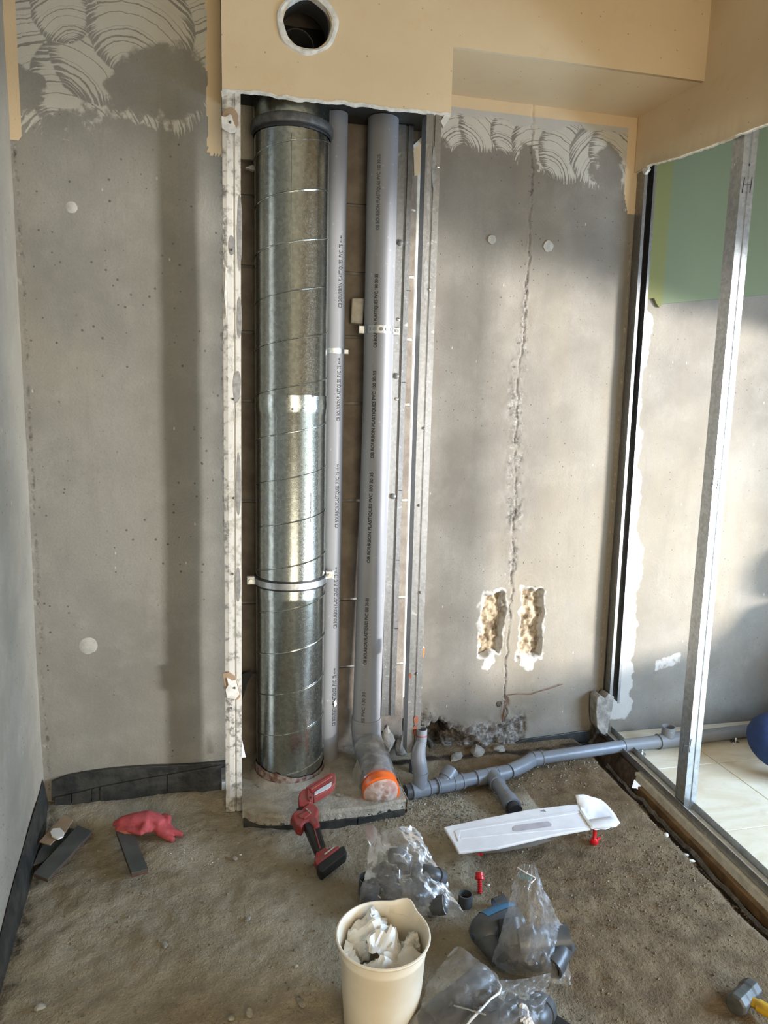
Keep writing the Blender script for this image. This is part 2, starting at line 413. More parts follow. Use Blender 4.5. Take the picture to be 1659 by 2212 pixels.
def plinth_mat():
    t = NT('chipped_plinth_concrete'); a = t.noise(8, 6, .7); b = t.noise(45, 5, .7); g = t.noise(120, 4, .7)
    c = t.mix(t.ss(a.outputs[0], .35, .65), (.30, .26, .20), (.46, .42, .345))
    c = t.mix(t.math('MULTIPLY', t.ss(g.outputs[0], .5, .75), .5), c, (.50, .46, .38))
    c = t.mix(t.ss(t.math('ADD', t.attr('dark_mask'), t.math('MULTIPLY', t.math('SUBTRACT', b.outputs[0], .5), 1.3)), .55, .7), c, (.03, .025, .02))
    t.col(c); t.set(.95, 0, .15); t.bump(t.math('ADD', b.outputs[0], g.outputs[0]), .8, .006); return t.m
M['plinth'] = plinth_mat()
def tile_mat():
    t = NT('cream_marble_tile'); w = t.noise(3.5, 6, .62, t.mapv((1, 2.2, 1)), dist=1.2); f = t.noise(30, 4, .6)
    c = t.mix(t.ss(w.outputs[0], .35, .65), (.66, .56, .39), (.76, .68, .53))
    c = t.mix(t.math('MULTIPLY', t.ss(f.outputs[0], .55, .75), .25), c, (.45, .38, .27))
    t.col(c); t.set(.30, 0, .5); return t.m
M['tile'] = tile_mat()
M['grout'] = simple('brown_grout', (.22, .16, .10), .95, var=.1)
def green_mat():
    t = NT('green_moisture_board'); a = t.noise(2, 4); b = t.noise(26, 5, .7)
    c = t.mix(a.outputs[0], (.150, .178, .105), (.178, .208, .126))
    c = t.mix(t.math('MULTIPLY', t.ss(b.outputs[0], .66, .76), .6), c, (.10, .13, .095))
    sep = t.n('ShaderNodeSeparateXYZ'); t.l(t.pos, sep.inputs[0])
    st = t.math('MULTIPLY', t.ss(sep.outputs[0], 1.74, 1.765, True), .85)
    c = t.mix(st, c, (.19, .185, .065)); t.col(c); t.set(.8, 0, .25); return t.m
M['green'] = green_mat()
M['brick'] = simple('dark_brown_block', (.255, .215, .17), .95, var=.2, sc=16, c2=(.18, .145, .115), bump=.6)
M['denim'] = simple('navy_trousers', (.010, .030, .105), .85, var=.12, sc=30, bump=.25, bsc=220)
M['shirt'] = simple('dark_shirt', (.05, .06, .075), .9, var=.1)
M['skin'] = simple('skin', (.42, .25, .17), .55, var=.05)
M['hair'] = simple('dark_hair', (.02, .016, .013), .6, var=.1)
M['shoe'] = simple('dark_work_shoe', (.04, .035, .03), .6, var=.1)
M['bucket'] = simple('cream_bucket_plastic', (.88, .81, .67), .42, var=.05, sc=8, c2=(.80, .70, .53))
M['tissue'] = simple('white_crumpled_paper', (.90, .87, .80), .9, var=.03, sc=18)
M['yellow'] = simple('yellow_handle', (.72, .42, .015), .4, var=.15, sc=30, c2=(.45, .27, .02))
M['hammer'] = simple('worn_hammer_steel', (.13, .13, .12), .55, .35, var=.2, sc=30)
M['blue_print'] = simple('blue_print', (.02, .22, .45), .4, var=.1)
M['white_print'] = simple('white_print', (.7, .7, .7), .5, var=.0)
M['stone'] = simple('pale_rubble', (.40, .365, .295), .95, var=.25, sc=40, bump=.6)
M['crumb'] = simple('earth_crumb', (.27, .215, .145), .95, var=.3, sc=8, c2=(.15, .115, .075))
M['chip'] = simple('white_plaster_chip', (.80, .78, .74), .9, var=.05)
M['shutter'] = simple('shutter_grey', (.5, .5, .48), .7, var=.05)
M['chrome'] = simple('bright_zinc', (.75, .75, .74), .25, 1.0, var=.05)
M['ceiling'] = simple('ceiling_white', (.62, .58, .50), .9, var=.05)
def film_mat(name, milk, tint=(.9, .9, .9), rough=.12):
    t = NT(name); t.t.nodes.remove(t.b)
    tr = t.n('ShaderNodeBsdfTransparent'); tr.inputs[0].default_value = (.96, .96, .96, 1)
    gl = t.n('ShaderNodeBsdfGlossy'); gl.inputs['Roughness'].default_value = rough
    df = t.n('ShaderNodeBsdfDiffuse'); df.inputs[0].default_value = (*tint, 1)
    tl = t.n('ShaderNodeBsdfTranslucent'); tl.inputs[0].default_value = (*tint, 1)
    a = t.n('ShaderNodeAddShader'); mh = t.n('ShaderNodeMixShader'); mh.inputs[0].default_value = .5
    t.t.links.new(df.outputs[0], mh.inputs[1]); t.t.links.new(tl.outputs[0], mh.inputs[2])
    n = t.noise(26, 4, .6); f = t.ss(n.outputs[0], .35, .8)
    m1 = t.n('ShaderNodeMixShader'); t.l(t.math('ADD', milk*.55, t.math('MULTIPLY', f, milk)), m1.inputs[0])
    t.t.links.new(tr.outputs[0], m1.inputs[1]); t.t.links.new(mh.outputs[0], m1.inputs[2])
    fr = t.n('ShaderNodeFresnel'); fr.inputs[0].default_value = 1.45
    bp = t.n('ShaderNodeBump'); bp.inputs['Strength'].default_value = .22; bp.inputs['Distance'].default_value = .005
    t.l(t.noise(30, 2, .5).outputs[0], bp.inputs['Height'])
    t.l(bp.outputs[0], gl.inputs['Normal']); t.l(bp.outputs[0], fr.inputs['Normal'])
    m2 = t.n('ShaderNodeMixShader'); t.l(fr.outputs[0], m2.inputs[0])
    t.t.links.new(m1.outputs[0], m2.inputs[1]); t.t.links.new(gl.outputs[0], m2.inputs[2])
    t.t.links.new(m2.outputs[0], t.out.inputs[0]); return t.m
M['film'] = film_mat('clear_plastic_film', .27, (.80, .79, .77), .34)
M['teal_print'] = film_mat('teal_printed_film', .45, (.25, .62, .72))
M['film_milk'] = film_mat('milky_plastic_wrap', .44, (.74, .72, .68))
M['film_dense'] = film_mat('dense_plastic_wrap', 1.05, (.80, .76, .70))

# ------------------------------------------------------------------ setting
YB, YF, YL, ZC = 2.70, 2.36, 2.50, 2.95        # back wall, box face, left stretch of wall, ceiling
ZT = 0.0                                        # tiled floor level
def grid_obj(name, xs, zs, fn, mat, attrs, smooth=True):
    X, Z = np.meshgrid(xs, zs); Pts = fn(X, Z); n, m = X.shape
    me = bpy.data.meshes.new(name)
    idx = np.arange(n*m).reshape(n, m)
    q = np.stack([idx[:-1, :-1], idx[:-1, 1:], idx[1:, 1:], idx[1:, :-1]], -1).reshape(-1, 4)
    me.vertices.add(n*m); me.vertices.foreach_set('co', np.stack(Pts, -1).reshape(-1))
    me.loops.add(q.size); me.loops.foreach_set('vertex_index', q.reshape(-1))
    me.polygons.add(len(q)); me.polygons.foreach_set('loop_start', np.arange(0, q.size, 4))
    try: me.polygons.foreach_set('loop_total', np.full(len(q), 4))
    except Exception: pass
    me.polygons.foreach_set('use_smooth', np.ones(len(q), bool))
    me.update(calc_edges=True); me.validate()
    for k, a in attrs.items():
        at = me.attributes.new(k, 'FLOAT', 'POINT'); at.data.foreach_set('value', np.ascontiguousarray(a(X, Z)).reshape(-1).astype(np.float32))
    me.materials.append(mat)
    o = bpy.data.objects.new(name, me); COL.objects.link(o); o['kind'] = 'structure'; return o

# --- back wall: shaft, recess and the next room
seam = [PY(*q, YB) for q in ((1150, 235), (1150, 400), (1143, 560), (1132, 700), (1118, 830), (1114, 980), (1108, 1180), (1102, 1330), (1092, 1450), (1090, 1640))]
sz = np.array([q.z for q in seam])[::-1]; sx = np.array([q.x for q in seam])[::-1]
def seam_d(X, Z): return X-(np.interp(Z, sz, sx)+(fbm(Z*30, Z*0+2., 3)-.5)*.02)
def rbox(X, Z, cx, cz, hx, hz, wob=.02):
    w = (fbm(X*28+cx*9, Z*28, 3)-.5)*wob*2
    return np.maximum(np.abs(X-cx)-hx, np.abs(Z-cz)-hz)+w
h1 = (1.083, .525, .048, .135); h2 = (1.262, .525, .046, .150)
def hole(X, Z): return np.minimum(rbox(X, Z, *h1), rbox(X, Z, *h2))
def in_rec(X): return sstep(.72, .76, X)*(1-sstep(1.60, 1.62, X))
def wb_rough(X, Z):
    d = np.abs(seam_d(X, Z)); wd = .010+.036*sstep(.5, 1.1, Z)*(1-sstep(1.5, 1.9, Z))
    a = (1-sstep(wd*.3, wd*1.8, d))*.66*(.35+.9*fbm(X*14, Z*9))*(Z < 2.5)
    b = (1-sstep(.06, .15, Z+(fbm(X*8, Z*8)-.5)*.10))*(1-sstep(1.22, 1.30, X))*1.0
    c = (1-sstep(.10, .24, Z))*(1-sstep(.80, .90, X))*.8
    return np.maximum(np.maximum(a, b), c)*in_rec(X)
def wb_fn(X, Z):
    y = np.full_like(X, YB)+(fbm(X*3, Z*3)-.5)*.010
    hd = hole(X, Z); n = fbm(X*45, Z*45, 4)
    y = y+(1-sstep(-.012, .006, hd))*(.028+.03*(n-.3))
    sd = np.abs(seam_d(X, Z))
    y = y+in_rec(X)*(1-sstep(0, .006, sd))*.006*(n > .42)
    r = wb_rough(X, Z); y = y-r*(n-.42)*np.where(Z < .2, .0, .012)-(Z < .2)*r*(fbm(X*17, Z*17, 5)-.45)*.075
    # broken cavities at the foot of the recess
    for cx, cz, rr, dp in ((.75, .10, .05, .09), (.86, .05, .07, .11), (.93, .03, .05, .06), (.79, .02, .06, .08)):
        d = np.sqrt((X-cx)**2+(Z-cz)**2)+(n-.5)*.05; y = y+(1-sstep(rr*.5, rr, d))*dp
    return X, y, Z
def wb_dark(X, Z):  # darkens the foot cavities, the crack line and the corner foot
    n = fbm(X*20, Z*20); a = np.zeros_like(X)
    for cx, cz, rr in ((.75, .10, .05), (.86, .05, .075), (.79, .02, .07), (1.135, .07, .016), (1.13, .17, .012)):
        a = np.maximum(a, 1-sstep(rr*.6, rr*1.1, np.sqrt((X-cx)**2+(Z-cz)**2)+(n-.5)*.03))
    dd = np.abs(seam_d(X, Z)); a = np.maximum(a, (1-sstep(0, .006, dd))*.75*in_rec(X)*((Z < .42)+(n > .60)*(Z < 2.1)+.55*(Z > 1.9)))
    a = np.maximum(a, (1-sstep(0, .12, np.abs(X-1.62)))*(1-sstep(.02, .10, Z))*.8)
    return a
def wb_plaster(X, Z):
    hd = hole(X, Z); a = (1-sstep(.004, .030, np.abs(hd)))*.55
    for cx, cz in ((1.08, .375), (1.255, .355)): a = np.maximum(a, .8*(1-sstep(.015, .05, np.sqrt((X-cx)**2+((Z-cz)*.8)**2)+(fbm(X*30, Z*30)-.5)*.05)))
    # smooth filler band under the soffit and at the right corner
    a = np.maximum(a, sstep(2.475, 2.505, Z+(fbm(X*9, Z*0)-.5)*.06)*in_rec(X)*.7)
    cr = sstep(1.535, 1.56, X+(fbm(X*0+3, Z*12)-.5)*.05-np.abs(Z-2.42)*.35)*(X < 1.64)*(Z > 2.26)
    a = np.maximum(a, cr*.9)
    # filler in the next room beside the stud
    b = (1-sstep(.05, .08, (X-1.68)+(fbm(X*6, Z*9)-.5)*.12+.05*sstep(.7, 1.2, Z)))*(X > 1.64)*sstep(.02, .1, Z)*(1-sstep(1.8, 1.86, Z))
    a = np.maximum(a, b)
    a = np.maximum(a, (1-sstep(.02, .04, np.abs((Z-.33)-(X-2.0)*.25)))*(X > 1.86)*(X < 2.0)*.55)
    return a
def wb_expo(X, Z): return (1-sstep(-.016, -.004, hole(X, Z)))*1.0+.45*in_rec(X)*(1-sstep(0, .02, np.abs(X-1.60)))*(Z < 2.1)*(Z > .25)
def wb_beige(X, Z):
    a = sstep(2.518, 2.522, Z)*(X > .70)*(X < 1.62)
    w = .012+.045*sstep(2.10, 2.30, Z)
    b = (X > 1.61-w)*(Z > 2.20)*(X < 1.64)
    c = (Z > 2.05)*(Z < 2.36)*(X > .66)*(X < .705)
    return np.maximum(np.maximum(a, b*.75), c*1.0)
xs = np.concatenate([np.arange(-.05, .66, .03), np.arange(.66, 1.68, .004), np.arange(1.68, 2.4, .012), np.arange(2.4, 4.21, .1)])
zs = np.arange(-.06, ZC+.01, .0065)
wall_back = grid_obj('wall_back', xs, zs, wb_fn, M['concrete'],
                     dict(rough=wb_rough, dark_mask=wb_dark, plaster=wb_plaster, expo=wb_expo, beige=wb_beige))
tag(wall_back, 'bare grey concrete back wall with vertical crack and two chiselled slots', 'wall')
for px, py, r in ((1063, 517, .017), (1185, 532, .021)):
    q = PY(px, py, YB-.004); MB().prism([q+Vector((r*cos(2*pi*k/26)*(1+rag(k, .9, .15, py)), 0, r*sin(2*pi*k/26)*(1+rag(k, .8, .15, px)))) for k in range(26)], (0, .008, 0)).build('filler_spot', M['concrete_patch'], wall_back, bevel=.001)
# brown blocks behind the pipes, one piece each
bz = [-.02] + [PY(540, q, YB).z for q in (1445, 1297, 1080, 866, 720, 580, 430)] + [2.44, 2.66, 2.94]
for i, (a, b) in enumerate(zip(bz, bz[1:])):
    cuts = [.0, .36, .70] if i % 2 else [.0, .19, .56, .70]
    for x0, x1 in zip(cuts, cuts[1:]):
        pr = random.uniform(0, .006)
        MB().box2((x0+.004, YB-.035-pr, a+.005), (x1-.004, YB+.005, b-.005)).build('brick', M['brick'], wall_back, bevel=.003)
mj = MB().box2((.0, YB-.026, -.05), (.70, YB+.004, ZC)).build('mortar_bed', M['debris'], wall_back)
MB().box2((.455, YB-.075, PY(770, 700, 2.63).z), (.50, YB-.04, PY(770, 645, 2.63).z)).jitter(.004).build('pale_block', M['mortar'], wall_back, bevel=.005)

# --- left stretch of the back wall
dots = []
def wl_fn(X, Z):
    y = np.full_like(X, YL)+(fbm(X*3+5, Z*3)-.5)*.012
    for px, py, r in dots:
        q = PY(px, py, YL); y = y+(1-sstep(r*.7, r*1.2, np.sqrt((X-q.x)**2+(Z-q.z)**2)))*.006
    y = y+.2*(X > -.0005)
    return np.minimum(X, -.0005+0*X) if False else X, y, Z
def wl_plaster(X, Z):
    a = np.zeros_like(X)
    for px, py, r in dots:
        q = PY(px, py, YL); a = np.maximum(a, 1.2*(1-sstep(r*.9, r*1.2, np.sqrt((X-q.x)**2+(Z-q.z)**2))))
    c = np.maximum(a, (1-sstep(0, .03, X+.62+(fbm(X*20, Z*6)-.5)*.03))*.34)
    return c
def wl_beige(X, Z):
    w = (fbm(X*0+1, Z*40)-.5)*.008
    a = (X > -.045+w)*(X < 0)*(Z > PY(460, 335, YL).z+(fbm(X*60, Z*0)-.5)*.03)
    b = (X < -.600+.012*(Z-2.2))*(Z > PY(20, 300, YL).z)
    return np.maximum(a, b)*1.0
def wl_dark(X, Z):  # darker strip towards the right end of the wall
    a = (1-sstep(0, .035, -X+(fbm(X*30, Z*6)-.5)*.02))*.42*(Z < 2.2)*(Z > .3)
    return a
def wl_rough(X, Z): return (1-sstep(0, .018, np.abs(X+.612+(fbm(Z*5, Z*0)-.5)*.02)))*.55*(Z < 2.25)
xs = np.concatenate([np.arange(-.66, -.56, .006), np.arange(-.56, -.07, .015), np.arange(-.07, -.004, .005), [-.001]])
wall_bl = grid_obj('wall_back_left', xs, np.arange(-.05, ZC+.01, .009), wl_fn, M['concrete_left'],
                   dict(plaster=wl_plaster, beige=wl_beige, dark_mask=wl_dark, rough=wl_rough, expo=lambda X, Z: X*0))
tag(wall_bl, 'grey concrete wall with combed adhesive swirls left of the metal duct', 'wall')
for px, py, r in ((155, 448, .021), (190, 1393, .034)):
    q = PY(px, py, YL+.002); MB().add([q+Vector((0, .004, 0))]+[q+Vector((r*cos(2*pi*k/28)*(1+rag(k, .9, .12, py)), 0, r*sin(2*pi*k/28)*(1+rag(k, .8, .12, px)))) for k in range(28)]+[q+Vector((r*.7*cos(2*pi*k/28), -.003, r*.7*sin(2*pi*k/28))) for k in range(28)],
        [(1+k, 1+(k+1) % 28, 29+(k+1) % 28, 29+k) for k in range(28)]+[tuple(range(29, 57))]).build('filler_spot', M['concrete_patch'], wall_bl, smooth=True)
MB().box2((-.025, YL+.006, -.05), (-.001, YB-.03, ZC)).build('wall_end', M['concrete_side'], wall_bl)

# --- side wall on the left
def lw_fn(Y, Z): return -.628+(YL-Y)*.078+(fbm(Y*4, Z*2)-.5)*.010, Y, Z
wall_left = grid_obj('wall_left', np.arange(-1.8, 2.54, .03), np.arange(-.05, ZC+.01, .03), lw_fn, M['concrete_side'], {})
tag(wall_left, 'pale rendered side wall at the left edge', 'wall')

# --- floor of raw screed
def fl_h(X, Y):
    h = (fbm(X*5, Y*5)-.5)*.030+(fbm(X*22, Y*22)-.5)*.011+(fbm(X*70, Y*70, 3)-.5)*.0045
    g = sstep(-.13, -.03, X-(1.60-.045*(2.67-Y)))            # trench beside the tiled floor
    h = h-g*.075*(fbm(X*15, Y*15)*.6+.7)
    h = h+.03*(1-sstep(.0, .10, 2.46-Y+(fbm(X*9, Y*9)-.5)*.06))*(X < .0)
    # heap of grit in front of the wrapped elbow
    h = h+.014*np.exp(-(((X-.78)/.18)**2+((Y-2.22)/.10)**2))
    return h-.006
def fl_fn(X, Y): return X, Y, fl_h(X, Y)
def fl_dark(X, Y): return (1-sstep(.0, .055, np.abs(X-1.57+.045*(2.67-Y)+(fbm(X*6, Y*6)-.5)*.05)))*.85+.8*(1-sstep(.0, .07, np.abs(X+.60-(YL-Y)*.078)+(fbm(X*8, Y*8)-.5)*.05))*.6+.6*(1-sstep(0, .06, np.abs(2.62-Y)))*(X > .62)  # dark earth by the trench, darker bands along the left and back walls
def fl_brown(X, Y): return .85*sstep(.35, .95, X+(fbm(X*3, Y*3)-.5)*.5)*(1-.75*np.exp(-((Y-2.2-(X-.8)*.0)/.16)**2)*(X < 1.1))  # brown earth tone, darkened rightward to offset the bright side light
floor = grid_obj('floor', np.arange(-.70, 1.605, .0095), np.concatenate([np.arange(-1.8, 1.0, .06), np.arange(1.0, 2.74, .0095)]), fl_fn, M['floor'], dict(dark_mask=fl_dark, brown_tint=fl_brown))
tag(floor, 'uneven raw screed floor covered in dust and grit', 'floor')
_GX = np.arange(-.75, 1.75, .006); _GY = np.arange(.9, 2.75, .006); _FH = fl_h(*np.meshgrid(_GX, _GY)).tolist()
def fz(x, y):
    i = min(max(int(round((y-.9)/.006)), 0), len(_FH)-1); j = min(max(int(round((x+.75)/.006)), 0), len(_FH[0])-1); return _FH[i][j]

# --- tiled floor of the next room: one slab with single tiles on it
tiled = MB().prism([(1.625, YB, -.009), (1.425, -1.8, -.009), (4.2, -1.8, -.009), (4.2, YB, -.009)], (0, 0, -.04)).build('floor_tiled', M['grout'], bevel=0)
tag(tiled, 'cream tiled floor of the next room', 'floor', kind='structure')
TS = .425
for i in range(-1, 5):
    for j in range(-8, 3):
        x0 = 1.965+(i-1)*TS+.002; y0 = 2.365+(j-1)*TS+.002; x1 = x0+TS-.004; y1 = y0+TS-.004
        x0 = max(x0, 1.632-.045*(2.67-y0)); y1 = min(y1, YB-.004)
        if x1-x0 < .03 or y1-y0 < .03: continue
        MB().box2((x0, y0, ZT-.010), (x1, y1, ZT)).build('tile', M['tile'], tiled, bevel=.0015)

# --- ceiling and outer walls of the next room
ceil = MB().box2((-.8, -1.8, ZC), (4.2, YB+.1, ZC+.1)).build('ceiling', M['ceiling']); tag(ceil, 'pale ceiling above the room', 'ceiling', kind='structure')
wo = MB()
wo.box2((3.2, -1.8, -.05), (3.32, .0, ZC)); wo.box2((3.2, 1.75, -.05), (3.32, YB, ZC)); wo.box2((3.2, 0, 2.25), (3.32, 1.75, ZC)); wo.box2((3.2, 0, -.05), (3.32, 1.75, .50))
wr = wo.build('wall_outer', M['beige']); tag(wr, 'outer wall of the next room with a balcony opening', 'wall', kind='structure')
wq = MB(); wq.box2((-.8, -1.92, -.05), (-.05, -1.8, ZC)); wq.box2((1.55, -1.92, -.05), (4.2, -1.8, ZC)); wq.box2((-.05, -1.92, 2.3), (1.55, -1.8, ZC)); pass
wq = wq.build('wall_rear', M['concrete_side']); tag(wq, 'rear wall of the room with a wide window opening', 'wall', kind='structure')
sh = thing('light_cut_shutter', 'added unseen grey shutter cutting the light in the opening of the next room', 'shutter', (3.18, .875, 1.61))  # unseen shutter, added to give the light its upper edge
for k in range(14): MB().box2((3.172, -.05, 1.61+k*.049), (3.19, 1.80, 1.61+k*.049+.0485)).build('slat', M['shutter'], sh, bevel=.004)

# --- beige boxing over the shaft and the recess (plasterboard, 13 mm)
def curve_board(name, outline, holes, thick, mat, to3d, parent=None):
    cu = bpy.data.curves.new(name, 'CURVE'); cu.dimensions = '2D'; cu.fill_mode = 'BOTH'; cu.extrude = thick/2
    for ring in [outline]+holes:
        sp = cu.splines.new('POLY'); sp.points.add(len(ring)-1); sp.use_cyclic_u = True
        for p_, q in zip(sp.points, ring): p_.co = (q[0], q[1], 0, 1)
    ob = bpy.data.objects.new(name, cu); COL.objects.link(ob)
    dg = bpy.context.evaluated_depsgraph_get(); me = bpy.data.meshes.new_from_object(ob.evaluated_get(dg))
    bpy.data.objects.remove(ob); bpy.data.curves.remove(cu)
    me.materials.clear()
    o_ = offs(parent)
    for v in me.vertices: v.co = Vector(to3d(v.co.x, v.co.y, v.co.z))-o_
    me.materials.append(mat); o2 = bpy.data.objects.new(name, me); COL.objects.link(o2)
    if parent: o2.parent = parent
    OFF[o2.name] = o_; return o2
hc = PY(664, 50, YF); bx0, bx1 = .001, .723
bot = [(lerp(bx0, bx1, i/60), 2.349+.004*i/60+rag(i/60, 22, .006)+rag(i/60, 6, .004, 3)) for i in range(61)]
outl = [(bx0, ZC)]+bot+[(bx1, 2.559), (1.665, 2.559), (1.665, ZC)]
ring_i = [(hc.x+.073*cos(a)*(1+rag(k/40, 9, .05, 1)), hc.z+.073*sin(a)*(1+rag(k/40, 9, .05, 2))) for k in range(40) for a in (2*pi*k/40,)]
bulk = curve_board('wall_bulkhead', outl, [ring_i], .013, M['beige'], lambda a, b, c: (a, YF+.0065-c, b))
tag(bulk, 'beige painted boxing above the shaft with a round duct hole', 'wall', kind='structure')
pr = MB()
N = 48; P1 = []
for k in range(N+1):
    a = 2*pi*k/N; w = rag(k/N*6.28, 1.2, .05, 5) if k < N else rag(0, 1.2, .05, 5)
    rin = .0745*(1+.03*sin(5*a)); rout = .093*(1+.05*sin(2*a+.6)+.02*sin(7*a))
    P1.append([Vector((hc.x+r*cos(a), YF-h, hc.z+r*sin(a))) for r, h in ((rin-.003, -.02), (rin, .004), (lerp(rin, rout, .4), .008), (lerp(rin, rout, .8), .006), (rout, -.001))])
pr.sheet(P1).build('plaster_collar', M['plaster'], bulk, smooth=True)
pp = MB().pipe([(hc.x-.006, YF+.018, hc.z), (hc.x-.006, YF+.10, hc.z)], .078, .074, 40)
pp.build('duct_stub', M['shaft_shade'], bulk, smooth=True)
MB().pipe([(hc.x-.022, YF+.08, hc.z-.030), (hc.x-.026, YF+.26, hc.z-.040)], .052, .049, 40).build('flexible_duct', M['shaft_shade'], bulk, smooth=True)
MB().box2((hc.x-.12, YF+.28, hc.z-.12), (hc.x+.12, YF+.285, hc.z+.12)).build('shaft_shade_sheet', M['black'], bulk)  # black sheet added for the darkness behind the round hole
# cut edge of the boxing: a torn strip of bare gypsum
P1 = []
for i, (x, z) in enumerate(bot):
    P1.append([Vector((x, YF-.0012, z+.006+rag(i/60, 30, .005, 9))), Vector((x, YF-.0018, z+.001)), Vector((x, YF+.006, z-.003+rag(i/60, 40, .003, 4))), Vector((x, YF+.014, z+.002))])
MB().sheet(P1).build('torn_gypsum_edge', M['plaster'], bulk)
MB().box2((.016, YF+.02, 2.405), (.70, YB-.045, 2.415)).build('shaft_shade_lid', M['shaft_shade'], bulk)  # dark board added to keep the top of the shaft in shade
sb = MB(); sb.box2((bx0, YF+.013, 2.36), (bx0+.013, YB-.04, ZC)); sb.build('side_return', M['beige'], bulk)
sb = MB(); sb.box2((bx1-.013, YF+.013, 2.36), (bx1, YB-.01, 2.572)); sb.build('side_return', M['beige'], bulk)
MB().box2((bx1-.013, YF+.0135, 2.559), (1.665, YB+.01, 2.575)).build('soffit', M['beige'], bulk)
tq = MB().prism([PY(962, 246, YF), PY(975, 249, YF), PY(967, 262, YF), PY(958, 275, YF), PY(952, 262, YF)], (0, .012, 0)).build('torn_corner', M['plaster'], bulk)
tq = MB().prism([PY(478, 196, YF), PY(492, 198, YF), PY(490, 206, YF), PY(479, 208, YF)], (0, .012, 0)).build('torn_corner', M['plaster'], bulk)

# --- board on the partition, hanging above a ragged cut
XP = 1.603
XS = .045; BN = (1, -XS, 0); BP = (XP, 2.7, 0)
cut = [PP(*q, BP, BN) for q in ((1379, 372), (1392, 362), (1405, 357), (1430, 350), (1480, 336), (1540, 314), (1600, 290), (1659, 270))]
cy = [q.y for q in cut]; cz_ = [q.z for q in cut]
ys = list(np.linspace(2.705, 2.0, 60))+list(np.linspace(1.9, -1.8, 14))
P1 = []; E1 = []
for i, y in enumerate(ys):
    zb = float(np.interp(-y, [-q for q in cy], cz_)) if y > cy[-1] else cz_[-1]-(cy[-1]-y)*.10
    zb += rag(y, 14, .004)+rag(y, 60, .003)
    zb = max(zb, 2.12)
    row = []
    for j in range(9):
        z = zb+(ZC-zb)*j/8
        w = .18*min(max(2.7-y, 0), .345)*min(max((z-2.36)/.2, 0), 1)
        row.append(Vector((XP+w-XS*(2.7-y), y, z)))
    P1.append(row)
    xq = XP-XS*(2.7-y)
    E1.append([Vector((xq-.001, y, zb+.007+rag(y, 40, .005, 2))), Vector((xq-.0015, y, zb+.001)), Vector((xq+.005, y, zb-.003)), Vector((xq+.013, y, zb+.002))])
wrt = MB().sheet(P1).build('wall_right', M['beige'], smooth=True); tag(wrt, 'beige board hanging above the open metal partition', 'wall', kind='structure')
m = wrt.modifiers.new('t', 'SOLIDIFY'); m.thickness = .012; m.offset = -1
bk = MB().sheet([[q+Vector((.012, 0, .002)) for q in r] for r in P1]).build('board_back', M['paper'], wrt)
MB().sheet(E1).build('torn_gypsum_edge', M['plaster'], wrt)
for pts in (((1385, 362), (1398, 359), (1400, 366), (1392, 377), (1388, 374)), ):
    MB().prism([PP(*q, (XP-.002, 2.7, 0), BN) for q in pts], (.012, 0, 0)).build('torn_paper', M['plaster'], wrt)

# --- green board high on the back wall of the next room
gb = MB(); ed = [(1418, 655), (1424, 664), (1430, 657), (1445, 655), (1500, 650), (1560, 645), (1659, 636), (1760, 627)]
pts = [PY(*q, YB-.016) for q in ed]
pts = [Vector((1.664, YB-.016, pts[0].z+.012)), Vector((pts[0].x-.012, YB-.016, pts[0].z+.02))]+pts+[Vector((3.19, YB-.016, 1.98)), Vector((3.19, YB-.016, ZC-.01)), Vector((1.664, YB-.016, ZC-.01))]
g = gb.prism(pts, (0, .012, 0)).build('green_plasterboard', M['green']); tag(g, 'green moisture-resistant plasterboard high on the wall behind the studs', 'plasterboard')

# ------------------------------------------------------------------ metal studs and track
def profile(pts, a, b, th=.0014):
    """thin folded sheet: open polyline pts (x, y) swept from a to b offsets"""
    pts = [Vector((q[0], q[1], 0)) for q in pts]; n = len(pts); off = []
    for i in range(n):
        d1 = (pts[i]-pts[i-1]).normalized() if i else None
        d2 = (pts[i+1]-pts[i]).normalized() if i < n-1 else None
        d = ((d1 or d2)+(d2 or d1)).normalized(); off.append(Vector((-d.y, d.x, 0))*th)
    ring = pts+[q+o for q, o in zip(pts[::-1], off[::-1])]
    mb = MB(); a, b = Vector(a), Vector(b); m = len(ring)
    mb.add([q+a for q in ring]+[q+b for q in ring], [(i, (i+1) % m, m+(i+1) % m, m+i) for i in range(m)])
    for i in range(n-1):
        j = 2*n-1-i
        mb.add([ring[i]+a, ring[i+1]+a, ring[j-1]+a, ring[j]+a], [(0, 1, 2, 3)])
        mb.add([ring[i]+b, ring[i+1]+b, ring[j-1]+b, ring[j]+b], [(3, 2, 1, 0)])
    return mb
def screw(p, parent, r=.004, mat='galv_dark', n=(0, -1, 0), name='screw'):
    n = Vector(n); p = Vector(p)
    return MB().tube([p+n*-.002, p+n*.0015, p+n*.003], [r, r, r*.5], 10).build(name, M[mat], parent, smooth=True)

